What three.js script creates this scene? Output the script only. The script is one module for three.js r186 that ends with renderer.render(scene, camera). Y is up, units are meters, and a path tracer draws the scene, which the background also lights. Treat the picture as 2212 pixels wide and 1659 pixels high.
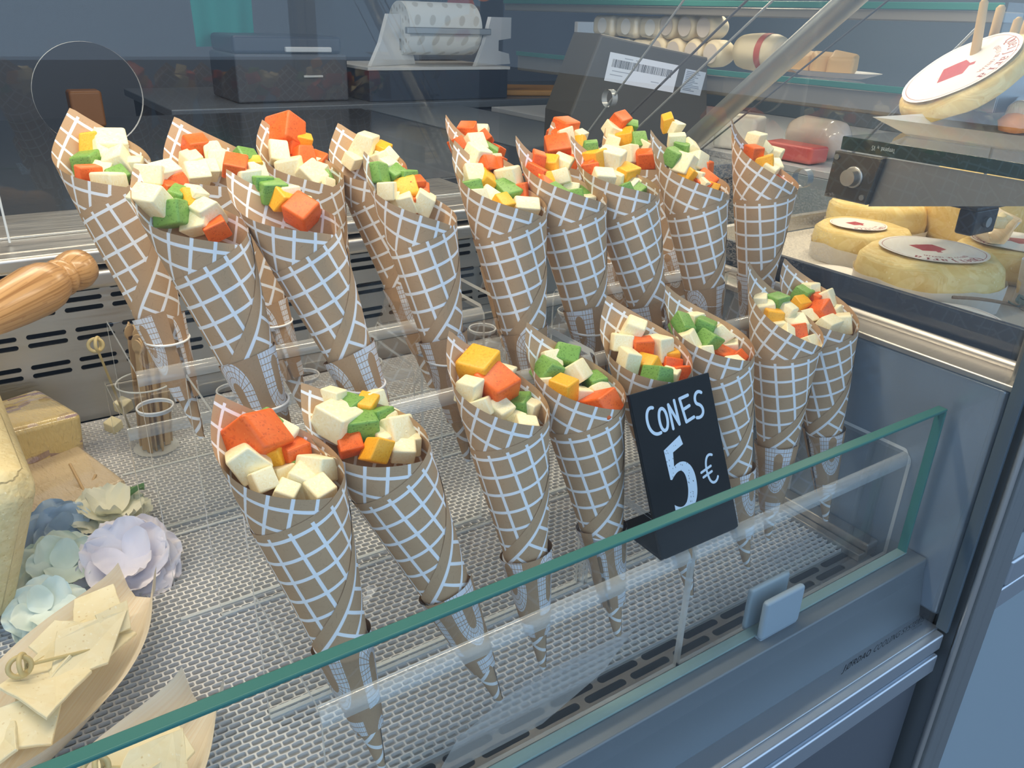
import * as THREE from 'three';
import { RoundedBoxGeometry } from 'three/addons/geometries/RoundedBoxGeometry.js';
import { mergeGeometries, mergeVertices, toCreasedNormals } from 'three/addons/utils/BufferGeometryUtils.js';
import { RectAreaLightUniformsLib } from 'three/addons/lights/RectAreaLightUniformsLib.js';
import { ImprovedNoise } from 'three/addons/math/ImprovedNoise.js';
RectAreaLightUniformsLib.init();

// ---------------------------------------------------------------- camera, sky, lamps, exposure
const scene = new THREE.Scene();
const camera = new THREE.PerspectiveCamera(51.17, 2212 / 1659, 0.02, 60);
camera.position.set(0, 0.42, 0);
camera.quaternion.setFromRotationMatrix(new THREE.Matrix4().makeBasis(
  new THREE.Vector3(0.8317563, 0.0306403, 0.5542947), new THREE.Vector3(0.2086768, 0.9079915, -0.3633255), new THREE.Vector3(-0.5144273, 0.4178667, 0.7488337)));
scene.add(camera);
scene.background = new THREE.Color().setRGB(0.52, 0.73, 1.0);
scene.backgroundIntensity = 2.2;
const renderer = new THREE.WebGLRenderer({ antialias: true });
renderer.toneMapping = THREE.LinearToneMapping;
renderer.toneMappingExposure = 0.74;
renderer.shadowMap.enabled = true;

// ---------------------------------------------------------------- helpers
const V = (x, y, z) => new THREE.Vector3(x, y, z);
let seed = 20240611;
const rnd = () => { seed = (seed + 0x6d2b79f5) | 0; let t = Math.imul(seed ^ (seed >>> 15), 1 | seed); t = (t + Math.imul(t ^ (t >>> 7), 61 | t)) ^ t; return ((t ^ (t >>> 14)) >>> 0) / 4294967296; };
const rr = (a, b) => a + (b - a) * rnd();
const noise = new ImprovedNoise();
const used = {};
const numbered = (n) => { used[n] = (used[n] ?? -1) + 1; return used[n] ? n + '_' + String(used[n]).padStart(3, '0') : n; };
function shade(o) { o.castShadow = true; o.receiveShadow = true; return o; }
function tag(o, label, category, group, kind) { o.userData.label = label; if (category) o.userData.category = category; if (group) o.userData.group = group; if (kind) o.userData.kind = kind; return o; }
function thing(name, label, category, pos = [0, 0, 0], group) {
  const o = new THREE.Group(); o.name = numbered(name); o.position.set(...pos); scene.add(o); return tag(o, label, category, group);
}
function part(name, geo, mat, parent, label) { const m = shade(new THREE.Mesh(geo, mat)); m.name = name; parent.add(m); if (label) m.userData.label = label; return m; }
function nest(root, child, under) { const u = root.children.find((c) => c.name === under); for (const c of root.children.filter((q) => q.name === child)) u.add(c); }   // a piece of a part
function solo(name, geo, mat, label, category, pos = [0, 0, 0], group) { const m = shade(new THREE.Mesh(geo, mat)); m.name = numbered(name); m.position.set(...pos); scene.add(m); return tag(m, label, category, group); }
function struct(name, geo, mat, label) { const m = shade(new THREE.Mesh(geo, mat)); m.name = name; m.userData = { kind: 'structure', label, category: name.split('_')[0] }; scene.add(m); return m; }
const plain = (g) => { const q = g.index ? g.toNonIndexed() : g; return q; };
const merge = (list) => mergeGeometries(list.map((g) => { const q = plain(g); for (const k of Object.keys(q.attributes)) if (!['position', 'normal', 'uv'].includes(k)) q.deleteAttribute(k); return q; }));
// uv in metres from the dominant axis of the normal
function uvm(g, s = 1) {
  g = plain(g); const p = g.attributes.position, n = g.attributes.normal, uv = new Float32Array(p.count * 2);
  for (let i = 0; i < p.count; i++) {
    const ax = Math.abs(n.getX(i)), ay = Math.abs(n.getY(i)), az = Math.abs(n.getZ(i));
    const [u, v] = ay >= ax && ay >= az ? [p.getX(i), p.getZ(i)] : ax >= az ? [p.getZ(i), p.getY(i)] : [p.getX(i), p.getY(i)];
    uv[2 * i] = u * s; uv[2 * i + 1] = v * s;
  }
  g.setAttribute('uv', new THREE.BufferAttribute(uv, 2)); return g;
}
// box from min and max corners, rounded edges
function bx(x0, x1, y0, y1, z0, z1, r = 0.001) {
  const w = x1 - x0, h = y1 - y0, d = z1 - z0, m = Math.min(w, h, d);
  const g = r > 0 ? new RoundedBoxGeometry(w, h, d, 1, Math.min(r, m * 0.45)) : new THREE.BoxGeometry(w, h, d);
  g.translate((x0 + x1) / 2, (y0 + y1) / 2, (z0 + z1) / 2); return uvm(g);
}
// thin quad a, b, c, d (counter-clockwise), uv in metres
function quad(a, b, c, d) {
  const g = new THREE.BufferGeometry(), P = [a, b, c, a, c, d].flatMap((v) => [v.x, v.y, v.z]);
  g.setAttribute('position', new THREE.Float32BufferAttribute(P, 3)); g.setAttribute('uv', new THREE.Float32BufferAttribute([0, 0, 1, 0, 1, 1, 0, 0, 1, 1, 0, 1], 2));
  g.computeVertexNormals(); return g;
}
function tube(pts, r, seg = 24, rad = 8, closed = false) { return new THREE.TubeGeometry(new THREE.CatmullRomCurve3(pts, closed), seg, r, rad, closed); }
function rod(a, b, r, rad = 14) { return new THREE.TubeGeometry(new THREE.LineCurve3(a, b), 1, r, rad, false); }
function lathe(pts, seg = 32) { return new THREE.LatheGeometry(pts.map(([x, y]) => new THREE.Vector2(x, y)), seg); }
function capsuleSlot(shape, cx, cy, len, wid) {
  const p = new THREE.Path(), r = wid / 2, h = len / 2 - r;
  p.moveTo(cx - h, cy - r); p.lineTo(cx + h, cy - r); p.absarc(cx + h, cy, r, -Math.PI / 2, Math.PI / 2, false); p.lineTo(cx - h, cy + r); p.absarc(cx - h, cy, r, Math.PI / 2, Math.PI * 1.5, false);
  shape.holes.push(p);
}
const rectShape = (x0, x1, y0, y1) => new THREE.Shape([new THREE.Vector2(x0, y0), new THREE.Vector2(x1, y0), new THREE.Vector2(x1, y1), new THREE.Vector2(x0, y1)]);
function wobble(g, amp, freq, sd = 0) {
  g = mergeVertices((g.deleteAttribute('uv'), g.deleteAttribute('normal'), g), 1e-5); const p = g.attributes.position;
  for (let i = 0; i < p.count; i++) {
    const x = p.getX(i), y = p.getY(i), z = p.getZ(i);
    p.setXYZ(i, x + amp * noise.noise(x * freq + sd, y * freq, z * freq), y + amp * noise.noise(x * freq, y * freq + sd + 7, z * freq), z + amp * noise.noise(x * freq, y * freq, z * freq + sd + 13));
  }
  g.computeVertexNormals(); return g;
}
// ---------------------------------------------------------------- textures
function canvas(w, h, draw, srgb = true) {
  const c = document.createElement('canvas'); c.width = w; c.height = h; draw(c.getContext('2d'), w, h);
  const t = new THREE.CanvasTexture(c); t.wrapS = t.wrapT = THREE.RepeatWrapping; if (srgb) t.colorSpace = THREE.SRGBColorSpace; return t;
}
function speckle(x, w, h, n, cols, r0, r1) { for (let i = 0; i < n; i++) { x.fillStyle = cols[(rnd() * cols.length) | 0]; x.beginPath(); x.ellipse(rnd() * w, rnd() * h, rr(r0, r1), rr(r0, r1) * 0.6, rnd() * 6, 0, 7); x.fill(); } }
function grain(w, h, lo, hi, sx, sy) {   // smooth value noise as a grey DataTexture
  const d = new Uint8Array(w * h * 4);
  for (let y = 0; y < h; y++) for (let x = 0; x < w; x++) {
    let v = 0, a = 0.5;
    for (let o = 0; o < 4; o++) { v += a * noise.noise(x * sx * 2 ** o / w, y * sy * 2 ** o / h, 3.3 + o * 9); a *= 0.55; }
    const q = Math.round(lo + (hi - lo) * Math.min(1, Math.max(0, 0.5 + v * 0.9))); d.set([q, q, q, 255], (y * w + x) * 4);
  }
  const t = new THREE.DataTexture(d, w, h); t.wrapS = t.wrapT = THREE.RepeatWrapping; t.magFilter = THREE.LinearFilter; t.needsUpdate = true; return t;
}
const brushed = grain(256, 256, 90, 165, 3, 90); brushed.repeat.set(5, 5);
const fine = grain(256, 256, 60, 200, 24, 24); fine.repeat.set(9, 9);
const coarse = grain(256, 256, 40, 215, 6, 6); coarse.repeat.set(8, 8);

// ---------------------------------------------------------------- materials (linear base colours)
const C = (r, g, b) => new THREE.Color().setRGB(r, g, b);
const std = (color, roughness, metalness = 0, extra = {}) => new THREE.MeshStandardMaterial({ color, roughness, metalness, side: THREE.DoubleSide, ...extra });
const phys = (color, roughness, extra = {}) => new THREE.MeshPhysicalMaterial({ color, roughness, side: THREE.DoubleSide, ...extra });
const M = {
  steel: std(C(0.56, 0.56, 0.55), 0.85, 1, { roughnessMap: brushed }),
  polished: std(C(0.64, 0.62, 0.59), 0.8, 1, { roughnessMap: brushed }),
  satin: std(C(0.36, 0.38, 0.39), 0.42, 0.9),
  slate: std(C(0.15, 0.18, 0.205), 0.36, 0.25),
  panel: std(C(0.30, 0.37, 0.45), 0.26, 0.5),
  rail: std(C(0.55, 0.60, 0.66), 0.38, 0.9),
  darkPanel: std(C(0.10, 0.11, 0.13), 0.5, 0.2),
  body: std(C(0.28, 0.34, 0.38), 0.5, 0.1),
  black: std(C(0.012, 0.012, 0.014), 0.35),
  cavityShade: std(C(0.02, 0.022, 0.026), 0.7),  // near-black: shade of the hollows is put into the colour
  worktop: std(C(0.045, 0.052, 0.062), 0.16, 0.0),
  glass: phys(C(0.97, 0.99, 0.985), 0, { transmission: 1, ior: 1.5 }),
  acrylic: phys(C(0.975, 0.98, 0.98), 0, { transmission: 1, ior: 1.49 }),
  acrylicEdge: phys(C(0.86, 0.90, 0.92), 0.25, { transmission: 0.35, ior: 1.49 }),
  acrylicBendHighlight: phys(C(0.90, 0.94, 0.96), 0.10, { transmission: 0.74, ior: 1.49 }),  // milky tint puts the bright highlight of the front bend into the colour
  rim: std(C(0.86, 0.88, 0.91), 0.35),
  glassEdge: phys(C(0.05, 0.21, 0.19), 0.3, { transmission: 0.15, specularIntensity: 0.5 }),
  paleEdge: phys(C(0.45, 0.62, 0.60), 0.2, { transmission: 0.5 }),
  mat: std(C(0.80, 0.80, 0.81), 0.5),
  paneEdge: phys(C(0.36, 0.40, 0.42), 0.2, { transmission: 0.3 }),
  white: std(C(0.75, 0.75, 0.74), 0.5),
  blackBoard: phys(C(0.006, 0.008, 0.010), 0.3, { specularIntensity: 0.4 }),
  clip: std(C(0.30, 0.38, 0.45), 0.45),
  navy: std(C(0.035, 0.05, 0.08), 0.4),
};
const CONES = [
['d1', 121.1, 100, -335.4, -0.118, 0.9513, -0.2848, 1, 28.9832, 131.8, 13.7, -309.6, 0],
['d2', 191.8, 100, -340.6, -0.2609, 0.9071, -0.3302, 1, 29.9343, 215.3, 18.2, -310.9, 0],
['d3', 252.8, 100, -344.8, -0.0375, 0.968, -0.2483, 1, 32.3615, 256.1, 14.5, -322.8, 0],
['d4', 316.1, 100, -344.6, -0.0614, 0.9649, -0.2555, 1, 33.5396, 321.8, 10.7, -321, 0],
['d5', 385, 100, -345, -0.0964, 0.9557, -0.278, 1, 56.9192, 393.3, 17.6, -321, 0],
['d6', 449, 100, -345, -0.094, 0.9568, -0.2752, 1, 40.3786, 457.1, 17.8, -321.4, 0],
['d7', 507.2, 100, -352.9, 0.0321, 0.9911, -0.1292, 1, 36.232, 504.5, 15.3, -341.9, 0],
['d8', 572.6, 100, -354.5, -0.0446, 0.9763, -0.212, 1, 54.725, 576.6, 12.7, -335.6, 0],
['c1', 97.2, 200, -580.6, -0.1225, 0.9511, -0.2837, 1.05, 48.5469, 107.2, 121.9, -557.3, 0],
['c2', 124.7, 200, -450.4, -0.162, 0.9426, -0.2921, 1.05, 25.1918, 137.6, 124.7, -427, 2],
['c3', 173.3, 200, -579.8, -0.1819, 0.937, -0.2983, 1.05, 51.2072, 189.2, 118, -553.7, 0],
['c4', 186.8, 200, -443.8, -0.2254, 0.9217, -0.3157, 1.05, 20.9056, 204.6, 127.2, -418.8, 2],
['c5', 226, 200, -583, -0.0595, 0.9616, -0.268, 1, 34.7526, 231.1, 117.9, -560.1, 0],
['c7', 290, 200, -583, -0.125, 0.9485, -0.2912, 1, 52.9726, 301, 116.5, -557.3, 0],
['c8', 255.8, 200, -454.4, -0.0685, 0.9614, -0.2666, 1.05, 22.3501, 261.5, 118.9, -431.9, 2],
['c9', 385, 200, -583, -0.0155, 0.9727, -0.2314, 1, 20.5915, 386.4, 112.1, -562.1, 0],
['c10', 319.7, 200, -448.5, -0.0503, 0.9666, -0.2513, 1, 32.1049, 324.2, 113.9, -426.1, 0],
['c11', 514.5, 200, -591.7, -0.1347, 0.9423, -0.3065, 1, 57.7338, 527.5, 109.4, -562.2, 0],
['c12', 380, 200, -450.1, -0.0696, 0.9632, -0.2595, 1, 23.2359, 386.1, 115.5, -427.4, 0],
['c13', 585.6, 200, -577.6, -0.1982, 0.9105, -0.3629, 1, 68.3308, 604.1, 114.9, -543.7, 0],
['c14', 441.6, 200, -447.4, -0.1299, 0.9435, -0.3049, 1, 30.1258, 452.7, 119, -421.2, 0],
['c16', 512, 200, -454.1, -0.0557, 0.9696, -0.2381, 1, 32.2768, 517.1, 111.2, -432.3, 0],
['c17', 585.7, 200, -461.8, 0.0417, 0.9921, -0.1179, 1, 27.3772, 581.9, 109.1, -451, 0]];
// cheese cubes: cone, then colour letter, x, y, z and edge in millimetres
const CUBES = {
c1: [['y', 78.6, 328.1, -650.9, 16], ['w', 92, 327, -647.9, 19.9], ['w', 86.7, 323.1, -645.7, 15.2], ['w', 92.2, 316.7, -634.3, 20.2], ['w', 81.3, 319.9, -642, 12.8], ['g', 72.7, 316.6, -635.3, 16.3], ['o', 70.7, 313.1, -617, 14.6], ['w', 80.3, 312.4, -625.6, 12.8], ['g', 87, 309.3, -615.9, 13.1], ['w', 80.5, 306.5, -602.6, 18.7], ['w', 101.4, 315.2, -627, 12.8]],
c2: [['w', 92.7, 326, -525.1, 13.5], ['w', 103.1, 324.8, -529.9, 13.7], ['o', 101.2, 318.7, -524, 12.8], ['o', 108.7, 317.9, -524.3, 12.8], ['w', 88.4, 315, -505.9, 17.1], ['g', 103.7, 314.4, -513.8, 12.8], ['g', 97.5, 307.2, -503, 15.2], ['y', 109.9, 311.9, -510.7, 12.8], ['w', 113.1, 313.6, -513.3, 12.8], ['w', 116.9, 305, -502.9, 18.7], ['w', 111.8, 302.3, -501.6, 17], ['o', 119.5, 297.9, -494.7, 12.8]],
c3: [['o', 148.9, 322.4, -647, 16.4], ['w', 160.8, 317.9, -644.2, 16.3], ['w', 143, 312.9, -638.4, 16], ['w', 160.2, 311.7, -637, 15.3], ['w', 142.1, 307.7, -622.5, 13.5], ['w', 151.6, 308, -630.4, 12.8]],
c4: [['o', 144.8, 327.3, -529.3, 13], ['g', 153.2, 329.1, -539.2, 12.8], ['y', 157, 325.4, -533.4, 13.2], ['w', 156.6, 322.1, -527.8, 12.8], ['w', 150.2, 319.3, -524.7, 12.8], ['g', 157, 315.6, -521.7, 12.8], ['g', 162.2, 312.5, -515.4, 15.6], ['y', 164.6, 309.3, -506.3, 12.8], ['w', 171.1, 310.3, -508.3, 12.9], ['w', 175.7, 304.4, -502.4, 12.8], ['o', 174.1, 302.2, -495.5, 17.3]],
c5: [['o', 221.1, 329.1, -654.3, 21.9], ['y', 232.6, 321.2, -648.8, 14.9], ['o', 224, 319.4, -647.9, 12.8], ['w', 208.9, 316.1, -636.9, 18], ['o', 227.4, 310.9, -637.4, 18.9], ['o', 240.6, 307.8, -637.8, 13.8], ['w', 212.4, 305.2, -624.2, 16.8], ['w', 224.7, 300, -615.7, 18.3], ['g', 239.6, 296.8, -618.9, 12.8], ['w', 233.3, 293.6, -607, 12.8], ['w', 235.6, 305.8, -635.5, 12.8], ['w', 237.7, 301.2, -626.6, 12.8]],
c7: [['w', 284.9, 317.7, -643.7, 20.7], ['y', 298.2, 312.5, -640.9, 12.8], ['w', 302, 306.2, -631.9, 16.5], ['w', 289.9, 305.5, -628.2, 15.5], ['w', 296.3, 305.8, -632.5, 12.8], ['w', 271.4, 305.9, -641, 12.8], ['w', 300.5, 297.9, -622.2, 12.8], ['o', 299, 295.6, -612.4, 12.8], ['w', 298.2, 298.6, -621.7, 12.8]],
c8: [['g', 236.5, 318.4, -515.5, 14.1], ['g', 250.5, 315.8, -519.9, 13.2], ['w', 238.7, 307.9, -505.7, 12.8], ['y', 254.8, 306.4, -507.5, 14.8], ['o', 261.9, 308.7, -510.7, 12.8], ['o', 266.5, 304.1, -508.4, 12.8], ['w', 263.3, 299.2, -499.5, 17], ['o', 258.9, 298.7, -501.3, 12.8], ['w', 250.9, 300.2, -501.2, 12.8], ['w', 249.5, 300.8, -505.3, 12.8], ['g', 258.3, 312.7, -515.3, 12.8], ['w', 248.9, 319.8, -526.2, 12.8]],
c9: [['o', 388.7, 322.8, -651, 14.6], ['o', 367.1, 314.7, -631.9, 12.8], ['w', 407.5, 319.4, -660.5, 14.4], ['o', 408.3, 314.8, -654.1, 12.8], ['w', 388.7, 313, -637.9, 18.7], ['g', 401.4, 306.5, -637.2, 16.8], ['o', 420.7, 302.9, -650.5, 12.8], ['o', 406.5, 296.2, -628.1, 12.8], ['w', 401.1, 298.7, -625.6, 14.4]],
c10: [['w', 317.1, 324.5, -517.8, 16.3], ['o', 320.6, 318.9, -511.8, 12.8], ['o', 330.6, 317.3, -513, 12.8], ['w', 307, 313.5, -505.4, 12.8], ['g', 299.8, 307, -495.1, 12.8], ['y', 315.2, 309.5, -501.1, 13.5], ['w', 330.4, 309.3, -506.8, 12.8], ['w', 333.8, 310, -498.6, 16.4], ['g', 327.5, 302.9, -491.9, 15.2], ['o', 336.2, 301.9, -489.5, 13.4], ['w', 308.8, 300.1, -486.3, 12.8], ['y', 312.5, 297.8, -474.8, 13], ['w', 331.6, 293.9, -473.5, 16.7], ['w', 297, 301.4, -481.9, 12.8]],
c11: [['o', 497.3, 312.4, -664.6, 12.8], ['o', 509.9, 320, -663.7, 18.5], ['w', 504.5, 310.2, -655.5, 18.2], ['w', 521.3, 311.2, -654.7, 14.4], ['y', 517.6, 307, -650.7, 12.8], ['o', 489.2, 302.5, -647.1, 20.9], ['o', 493.3, 291.1, -630.8, 13.7], ['w', 503.1, 296.8, -647.7, 12.8]],
c12: [['o', 372.1, 318.5, -515.9, 12.8], ['o', 362.6, 311.2, -505.1, 12.8], ['y', 382.2, 314.5, -514.5, 12.8], ['y', 365.8, 306.8, -497.2, 12.8], ['w', 393.3, 313.8, -514.6, 15.3], ['w', 384.2, 305.9, -502.3, 13.9], ['o', 356.9, 303.2, -486.7, 12.8], ['g', 362, 300.3, -476.7, 12.8], ['w', 388.6, 298.9, -494.1, 12.8], ['g', 385.3, 294.4, -483.8, 12.8], ['g', 395.3, 293, -489.1, 12.8], ['w', 393.1, 289.8, -480.9, 12.8]],
c13: [['o', 577.7, 322.4, -659.6, 19], ['g', 588.4, 319.4, -656.1, 12.8], ['w', 567.8, 314.7, -658.1, 15.6], ['w', 561.8, 304.2, -650, 16.3], ['y', 576, 308.5, -647.8, 17.5], ['g', 584.6, 305.9, -638.7, 17.5], ['w', 587.7, 300, -629.2, 12.8], ['o', 575.8, 292, -614.9, 18], ['w', 563.2, 294, -628, 19], ['w', 557.2, 296.2, -643.3, 12.8]],
c14: [['g', 429.6, 322, -524.1, 14.7], ['y', 427.6, 315.8, -514.9, 16.8], ['w', 443, 313.6, -513.1, 19.9], ['o', 418.9, 309.5, -511.3, 12.8], ['o', 416.4, 308.8, -504.7, 12.8], ['w', 416.4, 304.7, -489.8, 16.1], ['w', 441.5, 301.1, -499.3, 12.8], ['y', 448.6, 304.1, -500.6, 15.8], ['w', 447.4, 296.4, -493.4, 12.8], ['g', 434.5, 295.4, -483.3, 12.8], ['g', 448.8, 292.9, -486.4, 12.8], ['w', 451.2, 296.9, -494.1, 12.8], ['w', 460.1, 315, -526.8, 12.8]],
c16: [['y', 530.6, 337.4, -541.5, 12.9], ['w', 533.2, 334, -535.9, 12.8], ['w', 527.4, 324, -525.3, 12.8], ['g', 528.5, 317.1, -518.1, 12.8], ['w', 536.7, 317.9, -518.4, 13.8], ['g', 511.4, 313, -511.3, 14.5], ['w', 518.1, 307.2, -502.7, 18.9], ['w', 531.4, 308.1, -504.1, 17.9], ['o', 542.4, 302.7, -502.5, 14.6], ['y', 515.7, 300.5, -495.9, 12.8], ['w', 524.7, 297.1, -493, 12.8], ['o', 529.5, 294.3, -488.3, 14.9], ['w', 526, 292.2, -485.8, 12.8], ['y', 530.3, 287.7, -481.5, 12.8]],
c17: [['w', 619, 320.7, -515.8, 14.8], ['o', 600.8, 312, -500.2, 15.8], ['w', 635.5, 312, -519, 12.8], ['y', 608.1, 302.9, -492.1, 15.9], ['w', 649.2, 302.4, -517.6, 19.4], ['w', 626.8, 296.8, -497.3, 17], ['w', 608.7, 296.7, -485.6, 15.9], ['o', 612.5, 287.9, -481.5, 15.2], ['g', 622, 288.2, -489.9, 14.2]],
d1: [['o', 101.5, 207.9, -391.4, 22.1], ['g', 108.7, 209.3, -400.2, 13.7], ['w', 118.1, 203.8, -395.8, 13], ['o', 120, 195.7, -385.2, 14.8], ['y', 109.6, 197.5, -385.4, 12.8], ['w', 92.7, 202, -379.1, 18.2], ['w', 96.3, 195.7, -366.5, 12.8], ['w', 110.2, 188.7, -377.1, 12.9], ['w', 118.5, 187.7, -367, 15.5], ['w', 127.6, 191.5, -371.6, 16], ['g', 121.1, 189.6, -380.6, 12.8], ['w', 105.3, 188.7, -359.2, 12.8], ['w', 122.5, 186.9, -354.9, 12.8]],
d2: [['w', 156.1, 208, -416, 13.8], ['w', 151.9, 201.3, -401, 19.1], ['g', 163.9, 203.2, -409.8, 12.8], ['y', 173.1, 201.4, -407.5, 14.6], ['w', 180.7, 202.7, -411.4, 12.8], ['g', 163.9, 197.8, -394, 16.2], ['g', 178.3, 196.7, -397.1, 13.8], ['w', 182.3, 191.4, -387.6, 17.2], ['w', 182.2, 195, -396.7, 12.8], ['o', 153.6, 191.2, -386.9, 13.7], ['y', 164.2, 190.5, -373.9, 14.4], ['w', 176.9, 189.8, -386.2, 16.1], ['w', 180.4, 186.2, -373, 13.8], ['w', 186.4, 185.6, -379.4, 12.8]],
d3: [['y', 247.5, 215.8, -398.8, 20.6], ['w', 263.3, 207.4, -395.6, 14.3], ['o', 252.1, 205.6, -385.1, 20.3], ['w', 231.5, 209.3, -383.4, 14.5], ['w', 234.2, 200.1, -374.4, 12.8], ['w', 246.7, 195.7, -373.1, 12.8], ['g', 264.7, 190.2, -378.8, 18.1], ['w', 269.7, 191.1, -372.5, 12.9], ['w', 256.1, 186.5, -369.4, 12.8], ['w', 257.1, 189.2, -357.6, 12.8]],
d4: [['g', 317.8, 207.2, -399.4, 16.3], ['w', 306.8, 207.5, -400.6, 12.8], ['g', 298.3, 204.1, -391.9, 16.7], ['w', 316.2, 199.7, -386.7, 16], ['g', 329.5, 192.7, -379.1, 16.4], ['y', 294.4, 200.2, -369.4, 16.4], ['w', 290.6, 198.5, -382.2, 13], ['w', 311.5, 189.2, -371.1, 15.5], ['w', 326, 189.7, -370.8, 14.8], ['o', 313.7, 190.5, -355, 19]],
d5: [['w', 379.8, 214.2, -401.1, 17.8], ['w', 366.8, 209.4, -397, 14.5], ['o', 378.4, 206.7, -387.7, 14.6], ['w', 392.1, 204.4, -385, 17.7], ['w', 361.5, 202, -382.6, 14.2], ['y', 374.8, 197.9, -376.1, 15.3], ['y', 397.9, 197.4, -378.7, 12.8], ['o', 395, 192.9, -374.4, 15.5], ['g', 369.6, 194.7, -361.6, 18], ['w', 385.3, 191.4, -363.8, 13.4], ['o', 394.2, 190.8, -363.2, 12.8]],
d6: [['g', 423.9, 211.6, -394.9, 16.4], ['w', 445.6, 209.6, -402.5, 12.8], ['g', 445.8, 206.8, -392.2, 16.8], ['g', 437, 202.6, -380.1, 15.5], ['w', 417.5, 206.2, -380.8, 15.1], ['w', 458, 202.4, -386, 15], ['w', 423.8, 197.5, -371.2, 14], ['o', 447.6, 190.6, -372, 16.3], ['w', 460.4, 193.5, -377.8, 12.8], ['o', 455.2, 189.8, -363.9, 12.8], ['w', 442.5, 190.3, -356.5, 13.2]],
d7: [['w', 511.2, 216.1, -395.3, 12.8], ['g', 524.5, 214.7, -390.5, 17], ['w', 512.4, 212, -391.2, 13.2], ['y', 511, 207.5, -381.8, 17.6], ['w', 526.5, 210.2, -382.1, 14.8], ['w', 529.2, 199.8, -373.5, 17], ['g', 522, 199.3, -377.6, 12.8], ['o', 521.5, 197.6, -365.4, 15.6], ['w', 522.3, 193.2, -352.7, 14.6], ['w', 507.3, 201.3, -372.8, 12.8], ['w', 506, 201, -362.4, 12.8]],
d8: [['g', 573.7, 210.9, -403.3, 12.9], ['y', 563.9, 205.3, -396.5, 13.6], ['o', 582.7, 207.2, -396.8, 12.9], ['o', 574.2, 198.9, -382.9, 20.6], ['w', 590.5, 207.7, -389.8, 14.2], ['w', 590.9, 198.2, -380.9, 12.8], ['w', 584.5, 194.1, -367.4, 16.8], ['w', 565.1, 195.5, -367.7, 17.5], ['w', 558.4, 199.2, -384.3, 12.8], ['w', 584.4, 212.9, -402.5, 12.8]]};
// ---------------------------------------------------------------- room
const wallMat = std(C(0.20, 0.21, 0.23), 0.8), floorMat = std(C(0.20, 0.20, 0.21), 0.7), ceilMat = std(C(0.30, 0.30, 0.31), 0.85);
struct('floor', bx(-3.2, 4.2, -1.05, -0.95, -4.1, 0.9, 0), floorMat, 'grey tiled shop floor behind the counter');
struct('ceiling', bx(-3.2, 4.2, 1.75, 1.85, -4.1, 0.75, 0), ceilMat, 'grey ceiling above the cheese counter');
struct('wall_back', bx(-3.2, 4.2, -0.95, 1.75, -4.1, -4.0, 0), wallMat, 'dark grey wall behind the service area');
struct('wall_left', bx(-3.2, -3.1, -0.95, 1.75, -4.0, 0.3, 0), wallMat, 'dark grey side wall of the shop');
struct('wall_right', bx(4.1, 4.2, -0.95, 1.75, -4.0, 0.3, 0), wallMat, 'dark grey side wall past the far case');
struct('pavement', bx(-14, 14, -1.15, -0.96, 0.9, 24, 0), std(C(0.17, 0.17, 0.18), 0.85), 'grey street pavement in front of the shop').userData.category = 'pavement';

// ---------------------------------------------------------------- lamps
function ledBar(x0, x1, y, z, label, power, tilt) {
  const t = thing('led_strip_lamp', label, 'lamp', [(x0 + x1) / 2, y, z]);
  t.rotation.x = tilt;
  const w = x1 - x0;
  part('housing', bx(-w / 2, w / 2, 0, 0.018, -0.016, 0.016, 0.003), M.rail, t);
  part('diffuser', bx(-w / 2 + 0.005, w / 2 - 0.005, -0.004, -0.0001, -0.011, 0.011, 0.001), std(C(0.9, 0.85, 0.75), 0.4, 0, { emissive: C(1, 0.84, 0.62), emissiveIntensity: 6 }), t);
  const l = new THREE.RectAreaLight(C(1, 0.84, 0.62), power, w - 0.01, 0.022);
  l.position.set(0, -0.0055, 0); l.rotation.x = -Math.PI / 2; t.add(l);
}
ledBar(-0.45, 0.58, 0.74, -0.52, 'warm LED strip lamp above the paper cones', 100, 0.0);
ledBar(-0.45, 0.58, 0.70, -1.16, 'warm LED strip lamp over the steel ledge', 70, 0.1);
{ // added ceiling panel, out of view, to light ledge and back wall
  const t = thing('added_ceiling_lamp', 'added square white ceiling lamp to light the service area', 'lamp', [0.6, 1.748, -2.5]);
  part('frame', bx(-0.42, 0.42, -0.03, 0, -0.42, 0.42, 0.004), M.rail, t); part('diffuser', bx(-0.40, 0.40, -0.034, -0.0301, -0.40, 0.40, 0.001), std(C(0.9, 0.9, 0.88), 0.4, 0, { emissive: C(1, 0.93, 0.84), emissiveIntensity: 3 }), t);
  const l = new THREE.RectAreaLight(C(1, 0.93, 0.84), 2.4, 0.8, 0.8); l.position.set(0, -0.036, 0); l.rotation.x = -Math.PI / 2; t.add(l);
}
ledBar(0.70, 1.30, 0.66, -0.62, 'warm LED strip lamp above the cheese wheels', 90, 0.1);
ledBar(0.95, 1.60, 0.66, -1.22, 'added warm LED strip lamp to light the far glass counter', 120, 0);  // added lamp, out of view, brightens the near faces of the far cheeses

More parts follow.
